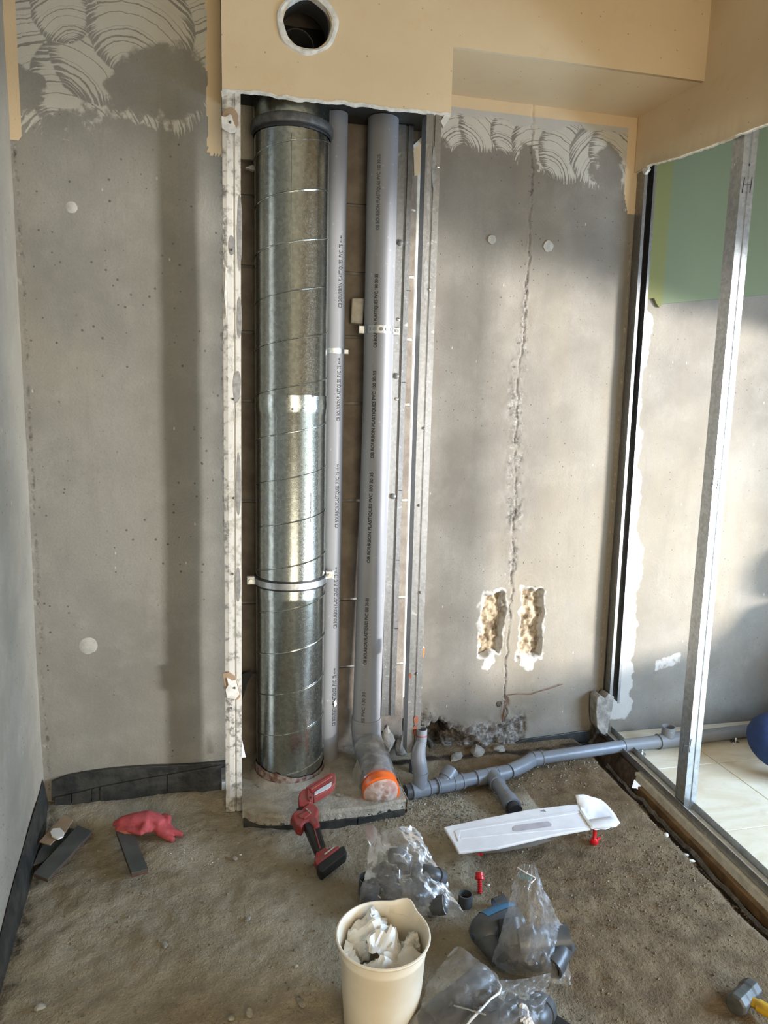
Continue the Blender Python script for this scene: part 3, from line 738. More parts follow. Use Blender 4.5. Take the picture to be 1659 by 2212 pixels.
# left stud of the shaft, caked in white dust
st = thing('metal_stud', 'dust-whitened metal stud with board scraps, left of the spiral duct', 'stud', (.028, YF+.02, 0), 'metal studs')
tl = Vector((-.012, 0, 0))
def left_prof(x): return [(x+.014, 2.412), (x, 2.412), (x, 2.366), (x+.014, 2.362), (x+.031, 2.362), (x+.033, 2.367), (x+.036, 2.367), (x+.038, 2.362), (x+.055, 2.362), (x+.055, 2.408), (x+.045, 2.408)]
profile(left_prof(.0), Vector((-.010, 0, .0)), Vector((.001, 0, 2.352))).build('channel', M['galv_white'], st, label='white dusty channel with scraped grey patches')
def scrap(poly, Y, mat, parent, name, th=.006):
    return MB().prism([PY(*q, Y) for q in poly], (0, th, 0)).build(name, M[mat], parent, bevel=.001)
def ragpoly(cx, cy, rx, ry, n=18, seed=1, amp=.12):
    return [(cx+rx*cos(2*pi*k/n)*(1+rag(k, .9, amp, seed)), cy+ry*sin(2*pi*k/n)*(1+rag(k, .8, amp, seed+2))) for k in range(n)]
a = scrap(ragpoly(497, 258, 19, 26, seed=2), YF-.005, 'paper', st, 'board_scrap')
scrap([(478, 250), (487, 252), (493, 248), (497, 246), (501, 250), (504, 262), (511, 278), (507, 286), (496, 287), (485, 281), (479, 276)], YF-.010, 'plaster', a, 'gypsum_core')
a = scrap([(480, 1455), (495, 1452), (509, 1462), (514, 1480), (520, 1504), (514, 1512), (490, 1508)], YF-.005, 'paper', st, 'board_scrap')
scrap([(490, 1465), (496, 1468), (500, 1471), (509, 1469), (511, 1478), (517, 1500), (508, 1511), (490, 1508), (487, 1490), (493, 1480)], YF-.010, 'plaster', a, 'gypsum_core')
for x, y in ((497, 264), (507, 1486), (505, 1076), (501, 540), (505, 862), (503, 1240), (500, 1530)): screw(PY(x, y, YF-(.011 if y in (264, 1486) else .001)), st)
for (x0, y0, x1, y1) in ((512, 418, 523, 580), (493, 508, 508, 552), (512, 640, 523, 735), (505, 800, 522, 870), (512, 980, 523, 1120), (512, 1225, 523, 1300)):
    c = ragpoly((x0+x1)/2, (y0+y1)/2, (x1-x0)/2, (y1-y0)/2, 16, seed=x0+y0, amp=.18)
    c = [(min(q[0], x1), q[1]) for q in c]
    MB().prism([PY(q[0]-.004*(q[1]-500), q[1], YF+.0012) for q in c], (0, .0006, 0)).build('bare_patch', M['galv_stain'], st, label='scraped dark grey patch')
scrap([(489, 690), (484, 640), (487, 575), (491, 580), (490, 660)], YF-.001, 'plaster', st, 'plaster_smear', .003)
scrap([(521, 1590), (531, 1636), (521, 1637)], YF+.06, 'white_film', st, 'paper_corner', .001)

# outer right stud, cut short above the drain
st = thing('metal_stud', 'weathered metal stud cut short above the drain, right of the shaft', 'stud', (.666, YF+.02, .165), 'metal studs')
def right_prof(x): return [(x+.012, 2.420), (x, 2.420), (x, 2.362), (x+.022, 2.362), (x+.024, 2.366), (x+.0275, 2.366), (x+.0295, 2.362), (x+.050, 2.362), (x+.050, 2.415)]
profile(right_prof(.642), (-.004, 0, .163), (.001, 0, 2.352)).build('channel', M['galv_old'], st)
for x, y in ((951, 360), (928, 625), (915, 925), (905, 1092), (908, 1280), (900, 1456)): screw(PY(x if x < 940 else 946, y, YF), st, .0045, 'chrome' if y < 700 else 'galv_dark')
for x0, y0, w, h, mt in ((938, 365, 5, 48, 'galv_stain'), (925, 400, 4, 80, 'galv_stain'), (920, 610, 5, 55, 'galv_stain'), (899, 1555, 5, 9, 'rusty'), (897, 1578, 6, 11, 'rusty'), (886, 1460, 3, 6, 'rusty')):
    MB().prism([PY(*q, YF+.0016) for q in ragpoly(x0, y0, w, h, 14, seed=x0+y0, amp=.2)], (0, .0006, 0)).build('stain', M[mt], st)

# inner stud behind the waste pipe
st = thing('metal_stud', 'grey metal stud with round plugs just behind the wide waste pipe', 'stud', (.63, 2.62, .21), 'metal studs')
profile([(.612, 2.665), (.600, 2.665), (.600, 2.60), (.628, 2.60), (.630, 2.607), (.636, 2.607), (.638, 2.60), (.656, 2.60), (.656, 2.65)], (-.006, 0, .20), (.006, 0, 2.40)).build('channel', M['galv_old'], st)
for x, y in ((864, 524), (856, 812), (849, 1072)):
    q = PY(x, y, 2.598); MB().tube([q+Vector((0, .004, 0)), q+Vector((0, -.004, 0)), q+Vector((0, -.007, 0))], [.0105, .0105, .006], 16).build('plug', M['galv_dark'], st, smooth=True, label='dark round plug')
for x, y in ((884, 628), (873, 826), (866, 1060), (860, 1210), (857, 1358)):
    q = PY(x, y, 2.598); MB().box(q, (.012, .003, .0022)).build('slot', M['black'], st)
for x, y in ((861, 690), (857, 862)): screw(PY(x, y, 2.598), st, .006, 'chrome')
# white plaster strip on the wall edge behind it
P1 = []
for i in range(60):
    z = .24+i*(2.12/59); P1.append([Vector((.668, 2.672, z)), Vector((.685+rag(z, 6, .006), 2.668, z)), Vector((.712+rag(z, 9, .01, 2), 2.684, z)), Vector((.728, 2.70, z))])
MB().sheet(P1).build('plaster_fillet', M['mortar'], wall_back, smooth=True)
MB().prism([PY(*q, 2.66) for q in ((893, 316), (905, 305), (918, 292), (918, 330), (912, 372), (903, 378), (895, 380))], (0, .01, 0)).build('torn_board', M['beige'], wall_back)
MB().prism([PY(*q, 2.655) for q in ((893, 313), (905, 302), (918, 289), (918, 300), (905, 310), (894, 322))], (0, .01, 0)).build('torn_gypsum_edge', M['plaster'], wall_back)
# old board end high behind the left stud
MB().prism([PY(*q, 2.60) for q in ((515, 200), (560, 205), (560, 300), (553, 330), (548, 345), (515, 343))], (0, .013, 0)).build('torn_board', M['concrete_side'], wall_back)
MB().prism([PY(*q, 2.59) for q in ((530, 362), (545, 356), (555, 362), (548, 368))], (0, .02, 0)).build('torn_gypsum_edge', M['plaster'], wall_back)
# sacking flap low behind the stud
MB().prism([PY(*q, 2.60) for q in ((523, 1456), (549, 1450), (535, 1475), (527, 1500), (523, 1512))], (0, .003, 0)).build('black_flap', M['black'], wall_back)

# partition studs
st = thing('metal_stud', 'open metal stud fixed to the back wall in the corner of the partition', 'stud', (1.636, 2.675, .16), 'metal studs')
profile([(1.624, 2.645), (1.612, 2.645), (1.612, 2.693), (1.660, 2.693), (1.660, 2.645), (1.650, 2.645)], (.008, 0, .16), (-.006, 0, 2.40), .0016).build('channel', M['galv_old'], st)
MB().box2((1.616, 2.688, .17), (1.657, 2.691, 2.5)).build('shadow_strip', M['black'], st, label='black strip standing in for the shade inside the channel')  # black strip paints the shade inside the open channel
st = thing('metal_stud', 'freestanding bright metal stud marked H between the two rooms', 'stud', (1.61, 2.10, .003), 'metal studs')
SXF = 1.590
def s2p(y): return Vector((SXF, 0, 0))
profile([(SXF+.012, 2.120), (SXF, 2.120), (SXF, 2.066), (SXF+.020, 2.066), (SXF+.022, 2.069), (SXF+.026, 2.069), (SXF+.028, 2.066), (SXF+.048, 2.066), (SXF+.048, 2.118), (SXF+.036, 2.118)], (.002, 0, .004), (.0, 0, 2.335)).build('channel', M['galv'], st)
def marker_H(cx, cy, w, h, Y, parent, slant=3):
    for pl in ([(cx-w/2+slant, cy-h/2), (cx-w/2-slant*.5, cy+h/2)], [(cx+w/2+slant, cy-h/2), (cx+w/2-slant*.3, cy+h/2)], [(cx-w/2, cy), (cx+w/2, cy-1)]):
        q = [PY(*p_, Y) for p_ in pl]; MB().tube(q, .0011, 6).build('marker_stroke', M['ink'], parent)
marker_H(1483, 1611, 14, 29, 2.0655, st); marker_H(1543, 1046, 12, 28, 2.0655, st); marker_H(1613, 400, 16, 34, 2.0655, st, 4)
for x, y in ((1486, 1580), (1547, 1013), (1619, 356)):
    q = PY(x, y, 2.0655); MB().tube([q, q+Vector((0, -.001, 0))], .0026, 10).build('punched_hole', M['black'], st)
screw(PX(1588, 355, SXF-.001), st, .004, 'chrome', (-1, 0, 0))

# floor track
tr = thing('floor_track', 'long grey U-shaped metal floor track of the partition', 'track', (1.60, 2.0, .005))
def sh_prof(pts, ysx=(2.69, 1.0, -1.0)):
    mb = MB(); a = []
    rings = []
    for y in ysx:
        dx = -.045*(2.67-y); n = len(pts); rr = []
        for (x, z) in pts: rr.append(Vector((x+dx, y, z)))
        rings.append(rr)
    return mb.sheet(rings)
sh_prof([(1.612, .034), (1.612, .004), (1.664, .004), (1.664, .034)]).build('channel', M['galv'], tr, solid=.0016)
sh_prof([(1.616, .0065), (1.640, .012), (1.660, .0065)]).build('mortar_dust', M['mortar'], tr)
# screed edge, timber batten and membrane under the track
e = sh_prof([(1.634, -.001), (1.598, -.001), (1.594, -.03), (1.634, -.034)], (2.36, 1.0, -1.0)).build('cream_screed_edge', M['mortar'], tiled)
P1 = []
for i in range(40):
    y = 2.69-i*.34/39; dx = -.045*(2.67-y); P1.append([Vector((1.634+dx, y, -.002)), Vector((1.600+dx+rag(y, 30, .008), y, -.003)), Vector((1.588+dx+rag(y, 25, .010, 4), y, -.03)), Vector((1.575+dx+rag(y, 22, .012, 7), y, -.075))])
MB().sheet(P1).build('broken_earth_edge', M['earth'], tiled, smooth=True)
bt = thing('timber_batten', 'brown timber batten along the edge of the tiled floor', 'batten', (1.56, 1.6, -.05))
mb = MB(); yy0, yy1 = 2.30, -1.0
for (x0, x1, z0, z1) in ((1.576, 1.594, -.062, -.026),):
    d0, d1 = -.045*(2.67-yy0), -.045*(2.67-yy1)
    mb.add([(x0+d0, yy0, z0), (x1+d0, yy0, z0), (x1+d0, yy0, z1), (x0+d0, yy0, z1), (x0+d1, yy1, z0), (x1+d1, yy1, z0), (x1+d1, yy1, z1), (x0+d1, yy1, z1)],
           [(3, 2, 1, 0), (4, 5, 6, 7), (0, 1, 5, 4), (1, 2, 6, 5), (2, 3, 7, 6), (3, 0, 4, 7)])
mb.build('plank', M['wood'], bt, bevel=.002)
P1 = []
for i in range(60):
    y = 2.5-i*.026; x = 1.555-.045*(2.67-y)+rag(y, 9, .012); P1.append([Vector((x-.010, y, fz(x-.03, y)+.002)), Vector((x-.004, y, fz(x-.03, y)+.016+rag(y, 12, .008, 3))), Vector((x, y, fz(x-.03, y)+.006))])
mem = MB().sheet(P1).build('membrane_strip', M['film'], smooth=True); tag(mem, 'torn clear membrane edge along the trench beside the batten', 'membrane')

# broken block at the foot of the corner stud
mb = MB().prism([PY(*q, 2.63) for q in ((1290, 1508), (1297, 1502), (1307, 1509), (1315, 1499), (1327, 1505), (1324, 1530), (1316, 1560), (1312, 1592), (1299, 1585), (1290, 1570), (1288, 1540))], (0, .06, 0)).build('mortar_lump', M['debris'], bevel=.003)
tag(mb, 'broken mortar block left around the foot of the corner stud', 'mortar block')

# ------------------------------------------------------------------ spiral duct
DC, DR = Vector((.226, 2.515, 0)), .1235
du = thing('spiral_duct', 'large galvanised spiral ventilation duct standing on the plinth', 'duct', DC)
prof = [(DR, .060), (DR, .74), (DR+.001, .745), (DR, .75), (DR, 1.385), (DR+.0015, 1.388), (DR+.0015, 1.43), (DR, 1.433), (DR, 2.295), (DR+.003, 2.30), (DR+.003, 2.402)]
body = MB().lathe(prof, DC, 64).build('duct_wall', M['galv_duct'], du, smooth=30)
pitch = .1525; pts = []; z0 = PY(625, 300, DC.y-DR).z
n = 64; turns = 19; path = []
for i in range(turns*n+1):
    a = 2*pi*i/n - pi/2; z = z0-pitch*15+pitch*i/n
    if z < .075 or z > 2.29: continue
    path.append(DC+Vector(((DR+.0005)*cos(a), (DR+.0005)*sin(a), z)))
MB().tube(path, .0026, 6, flat=1.0).build('spiral_seam', M['galv_duct'], body, smooth=True)
MB().lathe([(DR+.002, 2.292), (DR+.010, 2.296), (DR+.012, 2.302), (DR+.012, 2.316), (DR+.009, 2.322), (DR+.002, 2.326)], DC, 64).build('joint_collar', M['galv_dark'], du, smooth=30)
MB().lathe([(DR+.003, 2.282), (DR+.006, 2.286), (DR+.006, 2.292), (DR+.002, 2.294)], DC, 64).build('collar_gasket', M['black'], du, smooth=30)
zk = PY(625, 1268, DC.y-DR).z
def ringband(z, h, r, tilt=.0): return MB().lathe([(DR, z-h/2), (r, z-h/2), (r, z+h/2), (DR, z+h/2)], DC, 64)
cl = ringband(zk, .022, DR+.006).build('clamp_band', M['galv'], du, smooth=30)
ringband(zk+.0145, .006, DR+.005).build('rubber_lining', M['black'], cl); ringband(zk-.0145, .006, DR+.005).build('rubber_lining', M['black'], cl)
for s in (-1, 1):
    a = radians(-90+s*86); q = DC+Vector(((DR+.018)*cos(a), (DR+.018)*sin(a), zk+.004)); q.z += .006*s
    lg = MB().box(q, (.030, .005, .030)).box(q+Vector((0, .012, 0)), (.030, .005, .030)).build('clamp_lug', M['galv'], cl, bevel=.003)
    MB().tube([q+Vector((0, -.014, 0)), q+Vector((0, -.006, 0))], .008, 6).tube([q+Vector((0, -.006, 0)), q+Vector((0, .03, 0))], .004, 10).build('clamp_bolt', M['chrome'], cl)
zj = PY(625, 868, DC.y-DR).z
tp = MB()
P1 = []
for k in range(41):
    a = radians(-165+k*4.0); P1.append([DC+Vector(((DR+.003+rag(k, .4, .0012, j))*cos(a), (DR+.003+rag(k, .5, .0012, j+9))*sin(a), zj+h+rag(k, .3, .003, j))) for j, h in enumerate((-.022, -.012, 0, .012, .022))])
MB().sheet(P1).build('joint_tape', M['galv_duct'], du, smooth=True, label='crinkled silver tape around the joint')
for a, z in ((-100, zj+.018), (-93, zj-.024), (-60, zj+.02)):
    q = DC+Vector(((DR+.003)*cos(radians(a)), (DR+.003)*sin(radians(a)), z)); screw(q, du, .004, 'galv_dark', (cos(radians(a)), sin(radians(a)), 0))
P1 = []
for k in range(65):
    a = 2*pi*k/64; zt = .098+.012*sin(a*2+.5)+rag(k % 64, .7, .008, 3)
    P1.append([DC+Vector((r*cos(a), r*sin(a), z)) for r, z in ((DR+.0035, zt), (DR+.004, .075), (DR+.008, .055))])
MB().sheet(P1).build('painted_foot', M['rust'], du, smooth=True, label='flaking red oxide painted foot')
mo = MB(); P1 = []
for k in range(65):
    a = 2*pi*k/64; w = .018+.012*max(0, -sin(a))+rag(k % 64, .8, .006, 6)
    P1.append([DC+Vector((r*cos(a), r*sin(a), z)) for r, z in ((DR+.006, .072), (DR+.010+w*.3, .066), (DR+.01+w, .058))])
mo.sheet(P1).build('mortar_fillet', M['plinth'], du, smooth=True)
# faint joint scratches: vertical lap lines on the duct
for a, z1, z2 in ((-96, 1.72, 2.26), (-118, 1.0, 1.40), (-62, 1.02, 1.12)):
    q = DC+Vector(((DR+.0004)*cos(radians(a)), (DR+.0004)*sin(radians(a)), 0)); MB().tube([q+Vector((0, 0, z1)), q+Vector((0, 0, z2))], .0009, 5).build('scratch', M['galv_dark'], du)

# ------------------------------------------------------------------ printed vertical pipes
def text_mesh(body):
    cu = bpy.data.curves.new('t', 'FONT'); cu.body = body; cu.size = 1.0; cu.resolution_u = 2; cu.offset = .028
    ob = bpy.data.objects.new('t', cu); COL.objects.link(ob)
    me = bpy.data.meshes.new_from_object(ob.evaluated_get(bpy.context.evaluated_depsgraph_get()))
    bpy.data.objects.remove(ob); bpy.data.curves.remove(cu)
    bm = bmesh.new(); bm.from_mesh(me); bmesh.ops.triangulate(bm, faces=bm.faces)
    v = np.array([q.co[:] for q in bm.verts]); f = [[q.index for q in x.verts] for x in bm.faces]; bm.free(); bpy.data.meshes.remove(me)
    return v, f
def print_on(body, z0, length, height, ang, r, axis, parent, mat):
    v, f = text_mesh(body); sc = length/(v[:, 0].max()-v[:, 0].min()); hs = height/.72
    pts = []
    for x, y, _ in v:
        z = z0+(x-v[:, 0].min())*sc; a = ang-(y*hs-height/2)/r; c = axis(z)
        pts.append(c+Vector((r*cos(a), r*sin(a), 0)))
    return MB().add(pts, f).build('printed_lettering', M[mat], parent)
# 75 mm pipe
def ax75(z): return Vector((.385-.004*(1-z/2.5), 2.58, z))
p75 = thing('waste_pipe', 'narrow grey waste pipe with black print between duct and wide pipe', 'pipe', ax75(.05))
b = MB().tube([ax75(.052), ax75(1.2), ax75(2.402)], .0375, 40).build('pipe_wall', M['pvc'], p75, smooth=30)
for y0, y1 in ((665, 505), (910, 770), (1140, 1000), (1357, 1222), (1567, 1440)):
    za, zb = PY(738, y0, 2.545).z, PY(738, y1, 2.545).z
    print_on('CB BOURBON PLASTIQUES  PVC  75', za, (zb-za)*.86, .0145, radians(-68), .0379, ax75, b, 'ink')
    print_on('43-46', za+(zb-za)*.88, (zb-za)*.10, .008, radians(-68), .0379, ax75, b, 'ink')
zb = PY(735, 758, 2.545).z
br = MB().lathe([(.0378, zb-.009), (.0395, zb-.009), (.0395, zb+.009), (.0378, zb+.009)], ax75(0), 40).build('pipe_clip', M['galv'], p75, smooth=30)
MB().box(ax75(zb)+Vector((.044, -.004, 0)), (.018, .004, .018)).build('clip_lug', M['galv'], br, bevel=.002)
MB().prism([ax75(.30)+Vector((.012, -.041, 0)), ax75(.30)+Vector((.022, -.038, .012)), ax75(.29)+Vector((.025, -.037, 0)), ax75(.28)+Vector((.016, -.040, 0))], (0, .002, 0)).build('white_speck', M['chip'], p75)
# 100 mm pipe with wrapped elbow
def ax100(z): return Vector((.523+.024*min(1, max(0, (z-.1)/1.3)), 2.555+.025*min(1, max(0, (z-.1)/1.3)), z))
p100 = thing('waste_pipe', 'wide grey waste pipe ending in a film-wrapped orange elbow', 'pipe', ax100(.1))
b = MB().tube([ax100(z) for z in (.205, .5, .9, 1.4, 2.0, 2.402)], .0535, 48).build('pipe_wall', M['pvc'], p100, smooth=30)
for y0, y1, mt in ((495, 330, 'ink_fade'), (750, 590, 'ink'), (990, 800, 'ink'), (1215, 1020, 'ink'), (1432, 1290, 'ink'), (1572, 1490, 'ink_fade')):
    za, zb = PY(790, y0, 2.53).z, PY(790, y1, 2.53).z
    print_on('OB BOURBON PLASTIQUES PVC 100 30-35' if y1 != 1490 else 'QUES PVC 100 30', za, zb-za, .0125, radians(-116), .0541, ax100, b, mt)
zb = PY(810, 710, 2.525).z
br = MB().lathe([(.0538, zb-.014), (.0562, zb-.014), (.0562, zb+.014), (.0538, zb+.014)], ax100(zb)*1-Vector((0, 0, zb)), 48).build('pipe_clip', M['galv'], p100, smooth=30)
for k, a in enumerate((-140, -118, -95, -72, -50)):
    q = ax100(zb)+Vector((.0563*cos(radians(a)), .0563*sin(radians(a)), 0)); nrm = Vector((cos(radians(a)), sin(radians(a)), 0))
    MB().tube([q, q+nrm*.0012], .007, 14).build('clip_hole', M['pvc'], br)
for s_ in (-1, 1): MB().box(ax100(zb)+Vector((.064*s_, -.004, 0)), (.022, .004, .028)).build('clip_lug', M['galv'], br, bevel=.002)
q = ax100(zb)+Vector((.066, -.008, 0)); MB().tube([q, q+Vector((0, -.006, 0))], .006, 6).build('clip_bolt', M['chrome'], br)
# elbow
E0 = ax100(.205); E3 = PY(824, 1713, 2.255); E2 = Vector((.530, 2.43, .105))
ep = [E0+Vector((0, 0, .02)), E0+Vector((0, 0, -.02))]+arc_path(E0+Vector((0, 0, -.03)), (E0.x+.002, E0.y-.005, .115), E2, 8)
so = MB().tube([E0+Vector((0, 0, .012)), E0+Vector((0, 0, .010)), E0+Vector((0, 0, -.004)), E0+Vector((0, 0, -.035))], [.0540, .0585, .0590, .0575], 48).build('socket', M['pvc'], p100, smooth=30)
el = MB().tube(ep+[E2+(E3-E2)*.7], .0572, 48).build('elbow', M['pvc'], p100, smooth=40)
d = (E3-E2).normalized()
og = MB().tube([E3-d*.058, E3-d*.052, E3-d*.048, E3-d*.012, E3, E3+d*.002], [.0585, .0590, .064, .0655, .0655, .060], 48).build('orange_socket', M['orange'], p100, smooth=40)
# film wrapped sleeve with wrinkles, and the crumpled film bulging over the mouth
P1 = []
u = d.cross(Vector((0, 0, 1))).normalized(); w = u.cross(d)
for i in range(26):
    t = i/25; c = (E2+Vector((-.002, .055, .02))).lerp(E2, min(1, t*3)) if t < .33 else E2.lerp(E3-d*.035, (t-.33)/.67)
    row = []
    for k in range(49):
        a = 2*pi*k/48; r = .0625+.0035*t+.0035*abs(rag(t*1.0+.02*cos(a), 26, 1, 4))+.0022*rag(cos(a)*2+t*9, 2.4, 1, sin(a)*.3)
        row.append(c+(u*cos(a)+w*sin(a))*r)
    P1.append(row)
MB().sheet(P1).build('film_sleeve', M['film_milk'], p100, smooth=True, label='wrinkled milky plastic wrap')
P1 = []
for i in range(14):
    r = .060*i/13; row = []
    for k in range(33):
        a = 2*pi*k/32; rr = r*(1+.06*sin(3*a+1)); hgt = .016*(1-(i/13)**2)+.010*rag(cos(a)*r*60, 1.1, 1, 2+sin(a)*r*25)*(1-(i/13)**4)
        row.append(E3+d*(.004+hgt)+(u*cos(a)+w*sin(a))*rr)
    P1.append(row)
MB().sheet(P1).build('film_plug', M['film_dense'], p100, smooth=True, label='crumpled milky film stuffed over the mouth')
P1 = []
for i in range(14):
    t = i/13; a0 = PZ(lerp(762, 800, t), lerp(1690, 1765, t), .02); a1 = PY(lerp(772, 806, t), lerp(1640, 1745, t), 2.33)
    P1.append([a1, a1.lerp(a0, .5)+Vector((-.012+rag(t, 9, .008), -.006, 0)), a0])
MB().sheet(P1).build('film_flap', M['film'], p100, smooth=True)
MB().prism([PY(800, 1752, 2.24), PY(806, 1752, 2.24), PY(803, 1768, 2.24)], (0, .006, 0)).build('orange_flash', M['orange'], p100)

# ------------------------------------------------------------------ plinth under the pipes
zp = .058
front = [PZ(x, y, zp) for x, y in ((527, 1746), (560, 1760), (600, 1762), (640, 1758), (700, 1752), (760, 1747), (800, 1742), (868, 1728))]
fx = [q.x for q in front]; fy = [q.y for q in front]
xs = np.arange(.045, .615, .006); P1 = []; D1 = []
for x in xs:
    yf = float(np.interp(x, fx, fy))+rag(x, 26, .008, 2); row = []
    chip = max(0, rag(x, 30, 1, 7))
    for j in range(34):
        if j < 26: y = lerp(YB-.03, yf+.006, j/25); z = zp+rag(x*1.0+y*3, 30, .004, y*7) ; 
        else:
            t = (j-25)/8; y = yf-.002+(.012*chip*sin(t*pi)); z = lerp(zp-.004, .022, t)
        row.append(Vector((x, y, z)))
    P1.append(row)
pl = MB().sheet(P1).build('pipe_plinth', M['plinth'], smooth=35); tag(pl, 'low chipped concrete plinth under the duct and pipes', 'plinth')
me = pl.data; at = me.attributes.new('dark_mask', 'FLOAT', 'POINT')
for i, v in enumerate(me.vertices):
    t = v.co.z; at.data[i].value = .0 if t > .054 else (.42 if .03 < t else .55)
sk = MB()
for i in range(3):
    x0 = .05+i*.19; a = Vector((x0, float(np.interp(x0, fx, fy))-.001, -.02)); x1 = min(x0+.188, .60); b2 = Vector((x1, float(np.interp(x1, fx, fy))-.001, -.02))
    dr = (b2-a).normalized(); nn = Vector((dr.y, -dr.x, 0))
    MB().prism([a, b2, b2+Vector((0, 0, .045)), a+Vector((0, 0, .045))], nn*.008).build('skirting_tile', M['bitumen'], pl, bevel=.001)
MB().prism([(.046, 2.30, -.02), (.046, YB-.05, -.02), (.046, YB-.05, .05), (.046, 2.30, .05)], (.003, 0, 0)).build('plinth_side', M['plinth'], pl)
# cheeks so that the plinth is solid at its right end
MB().prism([(.612, float(fy[-1]), -.02), (.612, YB-.04, -.02), (.612, YB-.04, .055), (.612, float(fy[-1]), .055)], (.003, 0, 0)).build('plinth_side', M['plinth'], pl)

# ------------------------------------------------------------------ drain pipe across the recess
dr = thing('drain_pipe', 'blue-grey drain pipe with branches running along the back wall through the partition', 'pipe', (.65, 2.34, 0))
R5, RS = .0245, .0285
A = PZ(878, 1711, .028); B = PZ(1030, 1681, .028); C1 = PZ(1100, 1666, .03); C2 = PZ(1150, 1640, .032); D = PZ(1320, 1619, .03); Eend = Vector((3.1, 2.60, .030))
Dm = Vector((1.62, 2.515, .030))
def seg(a, b, r, name, mat='pvc_drain', seg_=28, parent=None): return MB().tube([a, b], r, seg_).build(name, M[mat], parent or dr, smooth=30)
seg(A, C1, R5, 'main_pipe')
seg(A+(A-B).normalized()*.004, A.lerp(B, .10), R5+.0015, 'end_cap', 'pvc_dark')
dm = (B-A).normalized()
# first tee with the upright
def along(px): 
    t = (px-878)/(1030-878); return A.lerp(B, t)
T1 = along(905); 
def collar(c, dirv, r=RS+.0022, w=.005): return MB().tube([c-dirv*w/2, c+dirv*w/2], r, 28)
t1 = MB().tube([along(888), along(925)], RS, 28).build('tee', M['pvc_drain'], dr, smooth=30)
collar(along(889), dm).build('collar', M['pvc_drain'], t1, smooth=30); collar(along(925), dm).build('collar', M['pvc_drain'], t1, smooth=30); collar(along(942), dm).build('collar', M['pvc_drain'], t1, smooth=30)
up0 = T1; up1 = PY(908, 1668, T1.y+.008); up2 = PY(905, 1645, T1.y+.01); up3 = PY(900, 1628, T1.y+.015); up4 = PY(910, 1600, T1.y+.02); up5 = PY(911, 1574, T1.y+.02)
MB().tube([up0, up1], RS-.001, 28).build('upright_socket', M['pvc_drain'], t1, smooth=30)
collar(up1, Vector((0, 0, 1))).build('collar', M['pvc_drain'], t1, smooth=30)
MB().tube([up1, up2]+arc_path(up2, up3, up4, 6)+[up4], [RS-.001, RS]+[RS, RS-.001, RS-.002, RS-.003, R5-.002, R5-.003]+[R5-.004], 28).build('offset_bend', M['pvc_drain'], dr, smooth=60)
MB().pipe([up4, up5], .0205, .018, 24).build('upright_pipe', M['pvc_drain'], dr, smooth=30)
MB().tube([up4.lerp(up5, .45), up4.lerp(up5, .55)], .0208, 24).build('red_line', M['red_tool'], dr, smooth=30)
# wye with stopped branch
wy = MB().tube([along(945), along(1000)], RS, 28).build('wye', M['pvc_drain'], dr, smooth=30)
collar(along(978), dm).build('collar', M['pvc_drain'], wy, smooth=30); collar(along(996), dm).build('collar', M['pvc_drain'], wy, smooth=30)
b0 = along(952); b1 = PY(972, 1668, b0.y+.03); bd = (b1-b0).normalized()
MB().tube([b0, b1], [R5, RS], 28).build('branch', M['pvc_drain'], wy, smooth=30)
MB().pipe([b1-bd*.030, b1+bd*.012], RS+.001, R5, 28).build('branch_socket', M['pvc_drain'], wy, smooth=30)
MB().tube([b1-bd*.0, b1+bd*.016], R5-.002, 20).build('stopper', M['pvc_dark'], wy)
# coupling and second tee with the branch that comes forward
cp = MB().tube([along(1027), along(1052)], RS, 28).build('coupling', M['pvc_drain'], dr, smooth=30); collar(along(1028), dm).build('collar', M['pvc_drain'], cp, smooth=30)
T2 = along(1062); f1 = PZ(1075, 1693, .03); f2 = PZ(1095, 1722, .03); f3 = PZ(1108, 1743, .03); fd = (f3-f1).normalized()
t2 = MB().tube([along(1052), along(1075)], RS+.001, 28).build('tee', M['pvc_drain'], dr, smooth=30)
collar(along(1076), dm).build('collar', M['pvc_drain'], t2, smooth=30)
MB().tube([T2, f1], RS, 28).build('tee_mouth', M['pvc_drain'], t2, smooth=30); collar(f1, fd).build('collar', M['pvc_drain'], t2, smooth=30)
seg(f1, f2, R5, 'branch_pipe')
MB().tube([f2-fd*.012, f2+fd*.012, f2+fd*.022, f3], [R5+.001, RS, RS+.002, RS+.002], 28).build('branch_coupling', M['pvc_drain'], dr, smooth=30)
seg(f3-fd*.004, f3+fd*.03, R5, 'black_stub', 'black')
# offset bends and the long run
bendp = [along(1076)]+arc_path(C1, C1.lerp(C2, .45)+dm*.03, C2, 9)
MB().tube([along(1076), along(1098)], RS, 28).build('coupling', M['pvc_drain'], dr, smooth=30)
MB().tube(bendp[1:], RS-.001, 28).build('offset_bend', M['pvc_drain'], dr, smooth=60)
d2 = (D-C2).normalized(); collar(C2+d2*.004, d2).build('collar', M['pvc_drain'], dr, smooth=30)
MB().tube([C2, C2+d2*.04], RS, 28).build('coupling', M['pvc_drain'], dr, smooth=30)
seg(C2, Dm, R5, 'long_run'); collar(C2+d2*.04, d2).build('collar', M['pvc_drain'], dr, smooth=30)
